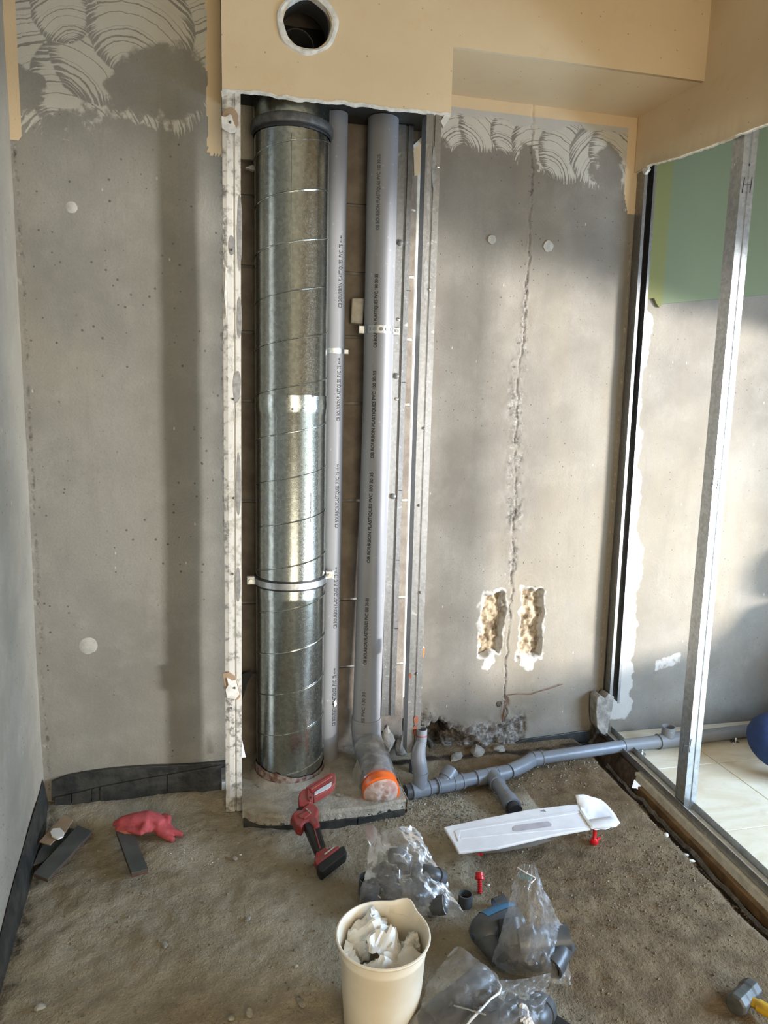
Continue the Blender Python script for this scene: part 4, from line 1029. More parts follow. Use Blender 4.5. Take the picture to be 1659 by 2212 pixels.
# stretch in the next room
Rr = .027
seg(Dm, Eend, Rr, 'room_run', 'pvc_room')
dd = (Eend-Dm).normalized()
def onrun(px):
    best = min((abs((lambda q: q)(px)-pj(Dm.lerp(Eend, t/400))), t) for t in range(400)); return Dm.lerp(Eend, best[1]/400)
def pj(P):
    v = np.array(P)-CAM; return 829.5+F_PX*np.dot(v, RT)/np.dot(v, FW)
T3 = onrun(1442)
t3 = MB().tube([T3-dd*.045, T3+dd*.10], Rr+.004, 28).build('room_tee', M['pvc_room'], dr, smooth=30)
MB().pipe([T3+Vector((0, 0, .018)), T3+Vector((0, 0, .064))], Rr+.001, Rr-.002, 28).build('tee_mouth', M['pvc_room'], t3, smooth=30)
collar(T3-dd*.045, dd, Rr+.0055, .004).build('collar', M['pvc_room'], t3, smooth=30)
for px, nm in ((1378, 0), (1578, 1)):
    q = onrun(px); q = Vector((q.x, q.y-.03, .001))
    kk = thing('floor_clip', ('small shiny pipe clip on tiles near the track' if not nm else 'shiny pipe clip on tiles beside the navy knee'), 'pipe clip', q, 'pipe clips on the tiles')
    MB().lathe([(.002, .003), (.016, .003), (.019, .001), (.019, 0)], q, 20).build('base_plate', M['chrome'], kk, smooth=30)
    MB().tube([q+Vector((.004, 0, .003)), q+Vector((.004, 0, .014)), q+Vector((.004, .0, .02))], [.005, .005, .003], 10).build('bolt', M['chrome'], kk, smooth=30)
# capped brown nozzle in the rubble and grey pipe stub in the hole
q = PY(981, 1635, 2.64)
nz = MB().pipe([q+Vector((-.001, .01, -.028)), q+Vector((0, 0, 0))], .009, .006, 16).build('pipe_stub', M['wood'], smooth=30); tag(nz, 'small brown conduit stub sticking out of the rubble', 'pipe')
st2 = MB().tube([PY(893, 1640, 2.56), PY(893, 1690, 2.52)], .017, 20).build('conduit_stub', M['pvc_dark'], smooth=30); tag(st2, 'dark pipe stub in the hole behind the drain upright', 'pipe')
# membrane panel and skirting on the back wall of the recess
bk = MB().prism([PY(*q, YB-.012) for q in ((1115, 1604), (1135, 1597), (1200, 1588), (1255, 1580), (1278, 1580), (1280, 1592), (1270, 1604), (1200, 1602), (1118, 1612))], (0, .008, 0)).build('dark_board', M['bitumen'], bevel=.002); tag(bk, 'dark stained board strip at the foot of the recess wall', 'board')
bk = MB().prism([PY(*q, YB-.022) for q in ((1106, 1612), (1135, 1612), (1270, 1606), (1290, 1615), (1290, 1650), (1106, 1660))], (0, .018, 0)).build('dark_skirting', M['bitumen'], bevel=.002); tag(bk, 'black broken skirting behind the long drain run', 'skirting')
# rubble ledge of broken concrete in front of the recess wall
mb = MB(); random.seed(11)
def rock(c, r, mat, name=None, parent=None, seed=0):
    rr = random.Random(seed); m_ = MB().ball(c, (r[0], r[1], r[2]), 9, 6, Euler((rr.uniform(-.3, .3), rr.uniform(-.3, .3), rr.uniform(0, 3))).to_matrix())
    cc = Vector(c); m_.v = [tuple(cc+(Vector(q)-cc)*(1+.28*(vnoise(np.array([q[0]*90+seed]), np.array([q[2]*90+q[1]*70]))[0]-.5)*2)) for q in m_.v]
    return m_
for i, (px, py, Y, r, lab) in enumerate(((985, 1640, 2.63, (.05, .03, .028), 'pale broken concrete lump under the brown conduit stub'),
                                   (1030, 1632, 2.64, (.06, .035, .032), 'rounded concrete lump left of the black skirting'),
                                   (1075, 1620, 2.66, (.035, .03, .02), 'small concrete lump at the foot of the crack'),
                                   (868, 1610, 2.62, (.030, .03, .045), 'crumbling mortar lump beside the waste pipe socket'),
                                   (835, 1598, 2.62, (.035, .03, .06), 'tall dusty mortar lump touching the wide waste pipe'),
                                   (945, 1655, 2.62, (.022, .02, .022), 'small pale rubble piece beside the stopped branch'))):
    o = rock(PY(px, py, Y), r, 'debris', seed=i+3).build('rubble_lump', M['debris'], smooth=40); tag(o, lab, 'rubble', 'rubble at the recess foot')
orr = MB().prism([PY(*q, 2.405) for q in ((905, 1398), (912, 1392), (918, 1400), (917, 1412), (914, 1424), (909, 1426))], (0, .02, 0)).build('orange_scrap', M['orange'], bevel=.003); tag(orr, 'bright orange plastic scrap behind the short metal stud', 'plastic scrap')
pf = MB().prism([PY(*q, 2.44) for q in ((906, 1478), (912, 1485), (908, 1500), (906, 1525))], (0, .004, 0)).build('white_scrap', M['white_film']); tag(pf, 'white film scrap curling from behind the short stud', 'film scrap')

wr_ = MB().tube([PY(x, y, YB-.008) for x, y in ((1086, 1560), (1090, 1515), (1096, 1502), (1120, 1499), (1148, 1500), (1165, 1494), (1190, 1487), (1216, 1478))], .0013, 6).build('thin_wire', M['rusty'], smooth=True); tag(wr_, 'thin rusty wire bent out of the crack in the recess wall', 'wire')
cr_ = MB().tube([PY(x, y, YB-.004) for x, y in ((1098, 1505), (1092, 1530), (1084, 1552), (1080, 1570))], .0012, 6).build('thin_wire', M['rusty'], smooth=True); tag(cr_, 'short rusty wire hanging down the crack above the rubble', 'wire')

# ------------------------------------------------------------------ skirting at the foot of the left wall
ysk = YL-.030
sk = thing('black_skirting', 'broken black tile skirting along the foot of the left wall', 'skirting', (-.3, ysk, 0))
up = [(112, 1690), (135, 1680), (190, 1668), (250, 1660), (310, 1656), (380, 1654), (440, 1652), (487, 1646)]
lo = [(112, 1745), (180, 1744), (240, 1740), (300, 1735), (360, 1730), (430, 1724), (487, 1716)]
def iv(t, x): return float(np.interp(x, [q[0] for q in t], [q[1] for q in t]))
mid = [(112, 1725), (155, 1716), (220, 1700), (300, 1685), (400, 1668), (487, 1652)]
def strip(t0, t1, x0, x1, Y, th, mat, name, n=12, amp=2):
    pts = [PY(lerp(x0, x1, i/n), iv(t0, lerp(x0, x1, i/n))+rag(i, .7, amp, x0), Y) for i in range(n+1)]
    pts += [PY(lerp(x1, x0, i/n), iv(t1, lerp(x1, x0, i/n))+6, Y) for i in range(n+1)]
    return MB().prism(pts, (0, th, 0)).build(name, M[mat], sk, bevel=.001)
strip(up, mid, 112, 487, ysk+.012, .016, 'bitumen', 'adhesive_band')
for x0, x1 in ((118, 153), (155, 196), (198, 214), (217, 360), (362, 478)): strip(mid, lo, x0, x1, ysk+.002+random.uniform(-.002, .002), .012, 'bitumen', 'tile', 10, .8)
mb = MB(); P1 = []
for i in range(50):
    x = lerp(125, 480, i/49); c = PY(x, iv(lo, x)+2, ysk); P1.append([c+Vector((0, .006, .014+rag(i, .5, .006))), c+Vector((0, -.006, .006+rag(i, .6, .005, 3))), c+Vector((0, -.024+rag(i, .4, .008, 5), -.010))])
MB().sheet(P1).build('mortar_line', M['debris'], sk, smooth=True)
strip([(479, 1690), (487, 1688)], [(479, 1716), (487, 1714)], 479, 487, ysk-.002, .02, 'chip', 'plaster_plug', 3, 1)
# left wall skirting, dark
P1 = []
for i in range(60):
    y = 2.47-i*.06; x = -.628+(YL-y)*.078; P1.append([Vector((x+.004, y, .105+.02*sin(y*3)+rag(y, 7, .02)-.03*min(1, max(0, 2.2-y)))), Vector((x+.014+rag(y, 9, .004), y, .05)), Vector((x+.02, y, -.01))])
ls = MB().sheet(P1).build('baseboard_left', M['bitumen'], smooth=True); tag(ls, 'dark stained skirting along the side wall', 'skirting', kind='structure')

# ------------------------------------------------------------------ tile offcuts and gloves
def offcut(label, pts_px, z, th, mat='dark_tile'):
    c = sum((PZ(*q, z) for q in pts_px), Vector())/len(pts_px)
    t = thing('tile_offcut', label, 'tile', (c.x, c.y, z-th), 'dark tile offcuts')
    MB().prism([PZ(*q, z) for q in pts_px], (0, 0, -.004)).build('glazed_face', M[mat], t, bevel=.0008)
    MB().prism([PZ(*q, z-.0041)+Vector((0, 0, 0)) for q in pts_px], (0, 0, -(th-.0041))).build('biscuit', M['terracotta'], t, bevel=.001)
    return t
offcut('long dark tile offcut lying diagonally in the left corner', [(72, 1887), (103, 1899), (200, 1795), (168, 1782)], .020, .016)
offcut('narrow dark tile offcut under the brown cardboard scrap', [(72, 1868), (95, 1860), (160, 1790), (128, 1785), (84, 1838)], .014, .012)
offcut('dark tile offcut under the red glove', [(250, 1792), (292, 1806), (320, 1876), (284, 1886)], .030, .020)
ofc = thing('cardboard_scrap', 'torn brown scrap with a white plaster dab in the left corner', 'scrap', PZ(120, 1810, .03))
MB().prism([PZ(*q, .035) for q in ((85, 1818), (108, 1825), (118, 1815), (140, 1800), (158, 1770), (140, 1760), (118, 1780))], (0, 0, -.003)).build('card', M['paper'], ofc)
MB().prism([PZ(*q, .041) for q in ((108, 1796), (115, 1789), (130, 1788), (139, 1797), (137, 1806), (125, 1812), (112, 1806))], (0, 0, -.005)).build('plaster_dab', M['chip'], ofc, bevel=.001)
gl = thing('work_glove', 'crumpled red work glove lying over a dark tile offcut', 'glove', PZ(310, 1800, .02))
mb = MB()
def Q(x, y, z): return PZ(x, y, z)
P1 = []   # folded cuff: a draped double sheet
mb.tube([Q(246, 1780, .036), Q(262, 1774, .048), Q(290, 1768, .056), Q(318, 1764, .058), Q(338, 1768, .050), Q(350, 1778, .040)], [.012, .022, .026, .028, .026, .02], 14, flat=.62)
mb.tube([Q(252, 1790, .030), Q(280, 1790, .036), Q(306, 1796, .034), Q(318, 1790, .03)], [.012, .018, .018, .012], 12, flat=.6)
mb.tube([Q(305, 1760, .066), Q(318, 1774, .052), Q(308, 1796, .036)], [.010, .012, .014], 10)
mb.tube([Q(330, 1768, .048), Q(345, 1785, .030), Q(362, 1802, .018)], [.022, .024, .018], 14, flat=.7)
mb.tube([Q(352, 1762, .042), Q(364, 1768, .040), Q(362, 1780, .034)], [.010, .013, .010], 10)
mb.tube([Q(350, 1790, .026), Q(372, 1797, .020), Q(395, 1803, .013)], [.013, .012, .009], 10)
mb.tube([Q(345, 1797, .022), Q(362, 1808, .014), Q(376, 1815, .010)], [.013, .012, .009], 10)
mb.tube([Q(352, 1780, .030), Q(366, 1787, .026), Q(372, 1793, .022)], [.011, .012, .010], 10)
mb.tube([Q(338, 1785, .026), Q(345, 1800, .016)], [.014, .012], 10)
mb.ball(Q(322, 1788, .032), (.020, .018, .016)); mb.ball(Q(310, 1785, .036), (.02, .018, .016))
mb.build('glove_body', M['glove'], gl, remesh=.0034)
mb = MB().tube([Q(256, 1793, .030), Q(272, 1799, .030), Q(292, 1800, .026)], [.006, .007, .006], 10); mb.build('cuff_lining', simple('orange_lining', (.50, .16, .09), .9, var=.1), gl, smooth=True)

# ------------------------------------------------------------------ folding work light leaning on the plinth
wl = thing('work_light', 'dusty red folding battery work light leaning on the plinth', 'work light', PZ(715, 1870, 0))
tp0 = (.30, 2.02, .045); tn = (-.05, -.33, 1.0); tnv = Vector(tn).normalized()
def TPt(x, y, lift=0.0): return PP(x, y, Vector(tp0)+tnv*lift, tn)
def tz(x, y): return (600+x/8.295, 1640+y/8.295)       # detail-view coordinates
def plate(pts, lift, th, mat, name, parent, bevel=.003): return MB().prism([TPt(*tz(*q), lift) for q in pts], tnv*-th).build(name, M[mat], parent, bevel=bevel)
hd = plate([(500, 500), (560, 455), (940, 235), (1010, 250), (1040, 300), (1030, 420), (940, 520), (650, 690), (600, 640)], .030, .030, 'red_tool', 'lamp_head', wl)
plate([(660, 590), (700, 560), (965, 400), (960, 470), (920, 515), (655, 650)], .0315, .008, 'lens', 'lens', hd, .001)
plate([(560, 520), (950, 270), (990, 300), (600, 545)], .033, .006, 'red_tool', 'head_ridge', hd, .002)
hg = plate([(390, 600), (460, 520), (560, 520), (640, 590), (630, 720), (580, 780), (480, 850), (380, 830), (360, 700)], .026, .034, 'red_tool', 'hinge_arm', wl, .004)
q = TPt(*tz(585, 695), .028); MB().tube([q, q+tnv*.003], .0035, 10).build('pivot_pin', M['black'], hg)
q2 = plate([(520, 540), (580, 520), (640, 600), (630, 730), (570, 750), (530, 700)], .030, .010, 'red_tool', 'hinge_cheek', hg, .003)
bd_ = plate([(255, 970), (330, 905), (420, 900), (450, 860), (570, 770), (680, 800), (740, 890), (700, 1030), (760, 1160), (740, 1210), (660, 1230), (560, 1100), (470, 1130), (420, 1220), (330, 1180), (270, 1080)], .030, .046, 'red_tool', 'body', wl, .006)
plate([(360, 1000), (560, 900), (600, 960), (480, 1060), (390, 1040)], .034, .008, 'red_tool', 'body_ridge', bd_, .002)
plate([(490, 880), (520, 870), (600, 950), (580, 965)], .035, .004, 'debris', 'dust_streak', bd_, .001)
q = TPt(*tz(320, 1080), .012); MB().tube([q-tnv*.012, q+tnv*.014], [.018, .013], 18).build('front_boss', M['red_tool'], bd_, smooth=30)
plate([(340, 880), (430, 830), (470, 880), (420, 915), (340, 915)], .022, .02, 'black_tool', 'switch', bd_, .002)
gr = plate([(455, 1130), (560, 1105), (640, 1120), (760, 1210), (860, 1550), (740, 1640), (680, 1650)], .024, .036, 'black_tool', 'grip', wl, .006)
plate([(640, 1220), (665, 1230), (770, 1590), (745, 1600)], .0265, .004, 'red_tool', 'grip_stripe', gr, .001)
ft = plate([(650, 1810), (690, 1660), (740, 1600), (860, 1560), (880, 1600), (1090, 1550), (1110, 1580), (700, 1890)], .020, .030, 'red_tool', 'foot', wl, .003)
bt = plate([(690, 1890), (1110, 1570), (1190, 1540), (1240, 1650), (1210, 1700), (790, 2030), (740, 1990)], .016, .040, 'black_tool', 'battery', wl, .004)
plate([(830, 1690), (1010, 1560), (1020, 1575), (840, 1710)], .0225, .002, 'mortar', 'dust_edge', ft, .0005)

# ------------------------------------------------------------------ white wrapped shower channel on red feet
ch = thing('shower_channel', 'white film-wrapped shower channel propped on red feet', 'shower channel', PZ(1130, 1830, 0))
def dz(x, y): return (940+x/3.95, 1700+y/3.95)
c0p = (.67, 1.93, .075); cn = (-.03, -.12, 1.0); cnv = Vector(cn).normalized()
def CP(x, y, lift=0.0): return PP(*dz(x, y), Vector(c0p)+cnv*lift, cn)
def cpl(pts, lift, th, mat, name, parent, bevel=.002): return MB().prism([CP(*q, lift) for q in pts], cnv*-th).build(name, M[mat], parent, bevel=bevel)
cv = cpl([(72, 340), (400, 270), (800, 190), (1140, 150), (1230, 145), (1330, 350), (1000, 410), (780, 460), (520, 520), (200, 556), (140, 450)], .0, .010, 'white_film', 'wrapped_panel', ch, .003)
cpl([(165, 372), (200, 360), (1210, 200), (1250, 205), (1250, 215), (215, 372), (205, 440), (215, 460), (195, 462)], .0022, .002, 'white_film', 'raised_border', cv, .001)
cpl([(210, 425), (1330, 330), (1330, 338), (220, 437)], .0016, .002, 'white_film', 'fold_line', cv, .0005)
cpl([(662, 345), (690, 325), (960, 292), (995, 315), (990, 335), (700, 378), (665, 372)], .0012, .001, 'grey_film', 'printed_label', cv, 0)
cpl([(895, 205), (930, 190), (948, 212)], .0008, .0008, 'tray', 'tear', cv, 0)
# opened film end, lifted
P1 = []
top = [(1198, 66), (1290, 68), (1410, 98), (1470, 150), (1520, 215), (1580, 305)]; bot2 = [(1232, 148), (1240, 190), (1262, 230), (1290, 275), (1315, 315), (1330, 352)]
top3 = [PZ(*dz(*q), h) for q, h in zip(top, (.135, .135, .120, .105, .092, .078))]; bot3 = [CP(*q, .002) for q in bot2]
for i in range(16):
    t = i/15; a = poly_path(bot3, 16)[i]; b2 = poly_path(top3, 16)[i]
    P1.append([a.lerp(b2, j/12)+Vector((0, 0, -.014*sin(pi*j/12)+rag(j*1.3+i*.5, .35, .005, i*.1))) for j in range(13)])
MB().sheet(P1).build('opened_film_end', M['white_film'], ch, smooth=True, solid=.001)
P1 = []
for i in range(16):
    t = i/15; a = poly_path([CP(1330, 352, -.001), CP(1450, 350, 0), CP(1545, 342, .0), top3[-1]], 16)[i]
    P1.append([a, a+Vector((-.004, .012, .010*sin(pi*t))), a+Vector((-.01, .04, .012*sin(pi*t)))])
MB().sheet(P1).build('film_fold', M['white_film'], ch, smooth=True, solid=.001)
cpl([(1228, 200), (1240, 195), (1345, 335), (1325, 345)], .004, .002, 'mortar', 'brown_tape', cv, .0005)
# grey trough below the panel
tq = MB(); tp_ = [CP(*q, -.011) for q in ((220, 540), (520, 512), (900, 430), (1110, 395), (1040, 330), (300, 470))]
bt_ = [PZ(*dz(*q), .012) for q in ((420, 570), (560, 560), (850, 505), (1000, 455))]
bt_ = [bt_[0], bt_[1], bt_[2], bt_[3], bt_[3]+Vector((-.02, .06, 0)), bt_[0]+Vector((0, .06, 0))]
tq.add(tp_+bt_, [(0, 1, 7, 6), (1, 2, 8, 7), (2, 3, 9, 8), (3, 4, 10, 9), (4, 5, 11, 10), (5, 0, 6, 11), (6, 7, 8, 9, 10, 11)]).build('grey_trough', M['tray'], ch, bevel=.002)
fp = MB(); P1 = []
for i in range(8):
    x = lerp(215, 370, i/7); P1.append([CP(x, lerp(556, 545, i/7), -.004), PZ(*dz(x+10, 590+rag(i, .8, 12)), .03), PZ(*dz(x+25, 612+12*sin(i)), .012)])
MB().sheet(P1).build('film_tail', M['film_milk'], ch, smooth=True)
def red_foot(base, h, parent, tilt=None, name='red_foot'):
    m_ = MB().lathe([(.0, 0), (.013, 0), (.0145, .003), (.0135, .012), (.009, .015), (.0065, .018), (.0065, h*.72), (.009, h*.74), (.011, h*.80), (.012, h), (.0, h)], (0, 0, 0), 16)
    m_.tube([(.010, 0, .012), (.024, .004, .012)], [.005, .004], 8)
    R = tilt.to_matrix() if tilt else Matrix.Identity(3); m_.v = [tuple(R @ Vector(q)+Vector(base)) for q in m_.v]
    return m_.build(name, M['red'], parent, smooth=40)
b0 = PZ(1283, 1823, 0); red_foot((b0.x, b0.y, fz(b0.x, b0.y)), .072, ch)
b0 = PZ(1040, 1842, .02); red_foot((b0.x, b0.y+.02, .004), .06, ch)
# loose red foot on the floor
b0 = PZ(1037, 1929, 0); lf = thing('red_channel_foot', 'loose red plastic foot lying beside a grey coupling', 'channel foot', (b0.x, b0.y, 0))
m_ = MB().lathe([(.0, .0), (.006, .0), (.0065, .002), (.006, .034), (.009, .036), (.0145, .037), (.0145, .044), (.012, .047), (.012, .056), (.0, .057)], (0, 0, 0), 16)
for k in range(5): m_.lathe([(.0065, .004+k*.006), (.0078, .006+k*.006), (.0065, .008+k*.006)], (0, 0, 0), 16)
R = Euler((radians(-42), radians(14), 0)).to_matrix(); m_.v = [tuple(R @ Vector(q)+Vector((b0.x, b0.y, fz(b0.x, b0.y)+.004))) for q in m_.v]; m_.build('threaded_body', M['red'], lf, smooth=30)

# ------------------------------------------------------------------ bucket of crumpled paper
BC = Vector((.343, 1.428, fz(.343, 1.428))); BR, BH = .1085, .235
bk = thing('bucket', 'cream plastic bucket full of crumpled white paper', 'bucket', BC)
def brad(a, r): return r+.016*math.exp(-((a-radians(52))/.26)**2)
def blathe(prof, spout):
    vs = []; seg = 72; fs = []; m = len(prof)
    for (r, z), s_ in zip(prof, spout):
        for k in range(seg):
            a = 2*pi*k/seg; rr = r+s_*.018*math.exp(-((a-radians(48))/.22)**2); vs.append(BC+Vector((rr*cos(a), rr*sin(a), z+s_*.006*math.exp(-((a-radians(48))/.22)**2))))
    for i in range(m-1):
        for k in range(seg): fs.append((i*seg+k, i*seg+(k+1) % seg, (i+1)*seg+(k+1) % seg, (i+1)*seg+k))
    fs.append(tuple(range(seg))[::-1]); return MB().add(vs, fs)
shell = blathe([(.080, 0), (.0845, .002), (.0865, .010), (.0925, .10), (.0985, .195), (.1000, .198), (.1005, .205), (.0995, .208), (.1015, BH-.008), (.1080, BH-.007), (.1095, BH-.003), (.1085, BH), (.1055, BH+.0005), (.1020, BH-.004), (.0975, .195), (.090, .09), (.088, .08)],
               [0, 0, 0, 0, .1, .2, .3, .3, .8, 1, 1, 1, 1, .9, .1, 0, 0]).build('bucket_shell', M['bucket'], bk, smooth=30)
MB().lathe([(.0, .085), (.05, .086), (.0905, .09)], BC, 48).build('bucket_fill', M['tissue'], bk)
random.seed(5)
def wad(c, sx, sy, h, rot, seed, name='crumpled_paper', lab=None):
    m_ = MB(); P1 = []; R = Euler(rot).to_matrix(); rr = random.Random(seed); n = 15
    ff = [(rr.uniform(0, 2*pi), rr.uniform(-.6, .6), rr.uniform(.15, .5)) for _ in range(7)]
    for i in range(n):
        row = []
        for j in range(n):
            u_, v_ = i/(n-1)*2-1, j/(n-1)*2-1
            k = max(abs(u_), abs(v_))/max(1e-6, sqrt(u_*u_+v_*v_)); uu, vv = u_*(.5+.5*k), v_*(.5+.5*k)
            z = -.55*(uu*uu+vv*vv)
            for th, o_, w_ in ff: z += .42*(max(0, 1-abs(uu*cos(th)+vv*sin(th)-o_)/w_)-.4)*(.8)
            z += .25*(rr.random()-.5)
            q = Vector((uu*sx*(1+.15*rr.uniform(-1, 1)), vv*sy*(1+.15*rr.uniform(-1, 1)), z*h)); row.append(Vector(c)+R @ q)
        P1.append(row)
    return m_.sheet(P1)
for i, (dx, dy, dzz, sx, sy, h, rot, lab) in enumerate(((-.030, .030, .185, .046, .034, .028, (.5, -.2, .3), 'crumpled white paper sheet at the back of the bucket'),
        (.030, .025, .180, .040, .038, .034, (.2, .5, 1.0), 'tallest crumpled white paper wad in the bucket'),
        (-.020, -.028, .172, .044, .032, .030, (-.2, -.1, .2), 'folded white paper wad at the front left of the bucket'),
        (.034, -.038, .158, .040, .032, .018, (-.35, .15, 2.2), 'smooth white paper sheet at the front right of the bucket'),
        (.062, -.004, .165, .024, .022, .028, (.2, -.6, .7), 'small yellowish paper twist against the right of the bucket'),
        (-.062, .005, .150, .024, .038, .018, (.1, .9, .2), 'pale paper leaning on the left of the bucket'),
        (-.010, -.066, .145, .040, .018, .012, (-.4, 0, .1), 'narrow paper edge at the front of the bucket'))):
    c = BC+Vector((dx*1.05, dy*1.05, dzz+.040)); o = wad(c, sx*1.34, sy*1.34, h*1.15, rot, i+2)
    for k_, q_ in enumerate(o.v):
        rx, ry, z_ = q_[0]-BC.x, q_[1]-BC.y, max(q_[2], BC.z+.10); rr_ = sqrt(rx*rx+ry*ry); f_ = min(1, .0895/max(rr_, 1e-6)); o.v[k_] = (BC.x+rx*f_, BC.y+ry*f_, z_)
    o = o.build('crumpled_paper', M['tissue'], smooth=28, solid=.0008)
    tag(o, lab, 'paper', 'paper in the bucket')

# ------------------------------------------------------------------ PVC fittings
def fit_coupling(r=.022, h=.036):
    o = thing('pipe_coupling', '', 'pipe fitting'); MB().pipe([(0, 0, 0), (0, 0, h)], r, r-.003, 28).build('sleeve', M['pvc_dark'], o, smooth=30)
    MB().pipe([(0, 0, h*.47), (0, 0, h*.53)], r-.002, r-.0055, 28).build('stop_rib', M['pvc_dark'], o); return o
def fit_elbow(r=.022, L=.04, ang=87):
    o = thing('pipe_elbow', '', 'pipe fitting'); a = Vector((0, 0, 0)); b_ = Vector((0, 0, L)); dv = Vector((sin(radians(ang)), 0, cos(radians(ang))))
    pth = [a]+arc_path(b_-Vector((0, 0, .012)), b_+Vector((0, 0, .010)), b_+Vector((0, 0, .010))+dv*.022, 7)+[b_+Vector((0, 0, .010))+dv*L]
    MB().pipe(pth, r-.0012, r-.0045, 26).build('bend', M['pvc_dark'], o, smooth=40)
    MB().pipe([a, Vector((0, 0, .024))], r+.0022, r-.003, 26).build('socket', M['pvc_dark'], o, smooth=30)
    e_ = pth[-1]; MB().pipe([e_-dv*.024, e_+dv*.001], r+.0022, r-.003, 26).build('socket', M['pvc_dark'], o, smooth=30); return o
def fit_tee(r=.022, L=.09):
    o = thing('pipe_tee', '', 'pipe fitting'); MB().pipe([(-L/2, 0, 0), (L/2, 0, 0)], r, r-.0035, 26).build('run', M['pvc_dark'], o, smooth=30)
    MB().pipe([(0, 0, r*.8), (0, 0, L*.55)], r, r-.0035, 26).build('branch', M['pvc_dark'], o, smooth=30); return o
def fit_long(r=.03, L=.20):
    o = thing('pipe_length', '', 'pipe fitting'); MB().pipe([(0, 0, 0), (0, 0, L)], r, r-.003, 30).build('barrel', M['pvc_dark'], o, smooth=30)
    MB().pipe([(0, 0, -.004), (0, 0, L*.34)], r+.003, r-.002, 30).build('socket', M['pvc_dark'], o, smooth=30); return o
protos = {}
def fitting(kind, loc, rot, label, group, key=None, **kw):
    key = (kind, tuple(sorted(kw.items())))
    if key not in protos:
        o = {'c': fit_coupling, 'e': fit_elbow, 't': fit_tee, 'l': fit_long}[kind](**kw); protos[key] = o
    else: o = copy_tree(protos[key])
    o.location = loc; o.rotation_euler = rot; o['label'] = label
    if group: o['group'] = group
    elif 'group' in o: del o['group']
    return o
def gz(x, y, dzv=0.0): return (x, y, fz(x, y)+dzv)
q = PZ(1005, 1952, 0); fitting('c', gz(q.x, q.y, .001), (0, 0, 0), 'loose dark grey coupling standing upright beside the red foot', None, r=.0205, h=.036)
q = PZ(1080, 1975, 0); fitting('c', gz(q.x-.012, q.y+.012, .019), (radians(8), radians(82), .3), 'loose dark grey coupling lying on its side behind the pointed bag', None, r=.0205, h=.036)
q = PZ(793, 1925, 0); fitting('c', gz(q.x, q.y, .001), (radians(4), 0, 0), 'dark coupling upright at the left edge of the first bag', None, r=.026, h=.055)
G1 = 'grey fittings in the bag behind the bucket'
C1L = ['dark coupling in the bag behind the bucket, open mouth tilted toward the camera', 'dark coupling in that bag nearest the bucket rim, round mouth facing front', 'dark coupling in the upper middle of the pile behind the bucket', 'topmost small-looking coupling of the pile in the bag behind the bucket', 'dark coupling low on the right side of the bag behind the bucket', 'dark coupling lying sideways in the middle of the bag behind the bucket', 'rightmost coupling in the bag behind the bucket, near the bag tip', 'leftmost bagged coupling behind the bucket, lying flat', 'dark coupling high on the right side of the pile behind the bucket']
for i_, (px, py, z, rot) in enumerate(((838, 1905, .028, (radians(-62), .0, .5)), (853, 1932, .026, (radians(-70), 0, .2)), (868, 1885, .055, (radians(-50), 0, -.3)), (858, 1872, .075, (radians(-65), .1, -.1)),
                         (905, 1940, .024, (radians(-80), 0, -.9)), (880, 1915, .045, (radians(20), radians(70), 0)), (925, 1960, .022, (radians(70), .2, 1.1)), (820, 1935, .022, (radians(-88), 0, 1.2)), (898, 1900, .05, (radians(60), radians(20), .6)))):
    q = PZ(px, py, z); fitting('c', (q.x, q.y, z), rot, C1L[i_], G1, r=.026, h=.05)
q = PZ(795, 1946, .03); fitting('e', (q.x, q.y, .026), (radians(90), 0, radians(30)), 'dark grey elbow poking out of the bag beside the bucket rim', None, r=.024, L=.045)
q = PZ(900, 1880, .07); fitting('e', (q.x, q.y, .07), (radians(70), radians(40), .4), 'dark grey elbow on top of the pile in the bag behind the bucket', None, r=.024, L=.045)
G2 = 'grey fittings in the pointed bag'
C2L = ['large upright coupling with open mouth in the middle of the pointed bag', 'coupling at the lower left of the pointed bag', 'coupling at the front centre of the pointed bag', 'coupling at the lower right of the pointed bag']
for i_, (px, py, z, rot) in enumerate(((1110, 2040, .05, (radians(-40), .2, .2)), (1085, 2070, .025, (radians(-75), 0, .4)), (1150, 2085, .024, (radians(-70), .2, -.6)), (1195, 2075, .026, (radians(-60), .3, -.9)))):
    q = PZ(px, py, z); fitting('c', (q.x, q.y, z), rot, C2L[i_], G2, r=.030, h=.06)
q = PZ(1150, 2040, .06); fitting('l', (q.x-.03, q.y+.02, .055), (0, radians(88), radians(-8)), 'wide grey pipe length lying across the pointed clear bag', None, r=.036, L=.13)
q = PZ(1105, 1990, .09); fitting('e', (q.x, q.y, .085), (radians(20), radians(160), .3), 'dark elbow near the blue print in the pointed bag', None, r=.026, L=.05)
q = PZ(1190, 2095, .03); fitting('e', (q.x, q.y, .035), (radians(80), 0, 2.2), 'dark elbow at the right foot of the pointed bag', None, r=.028, L=.05)
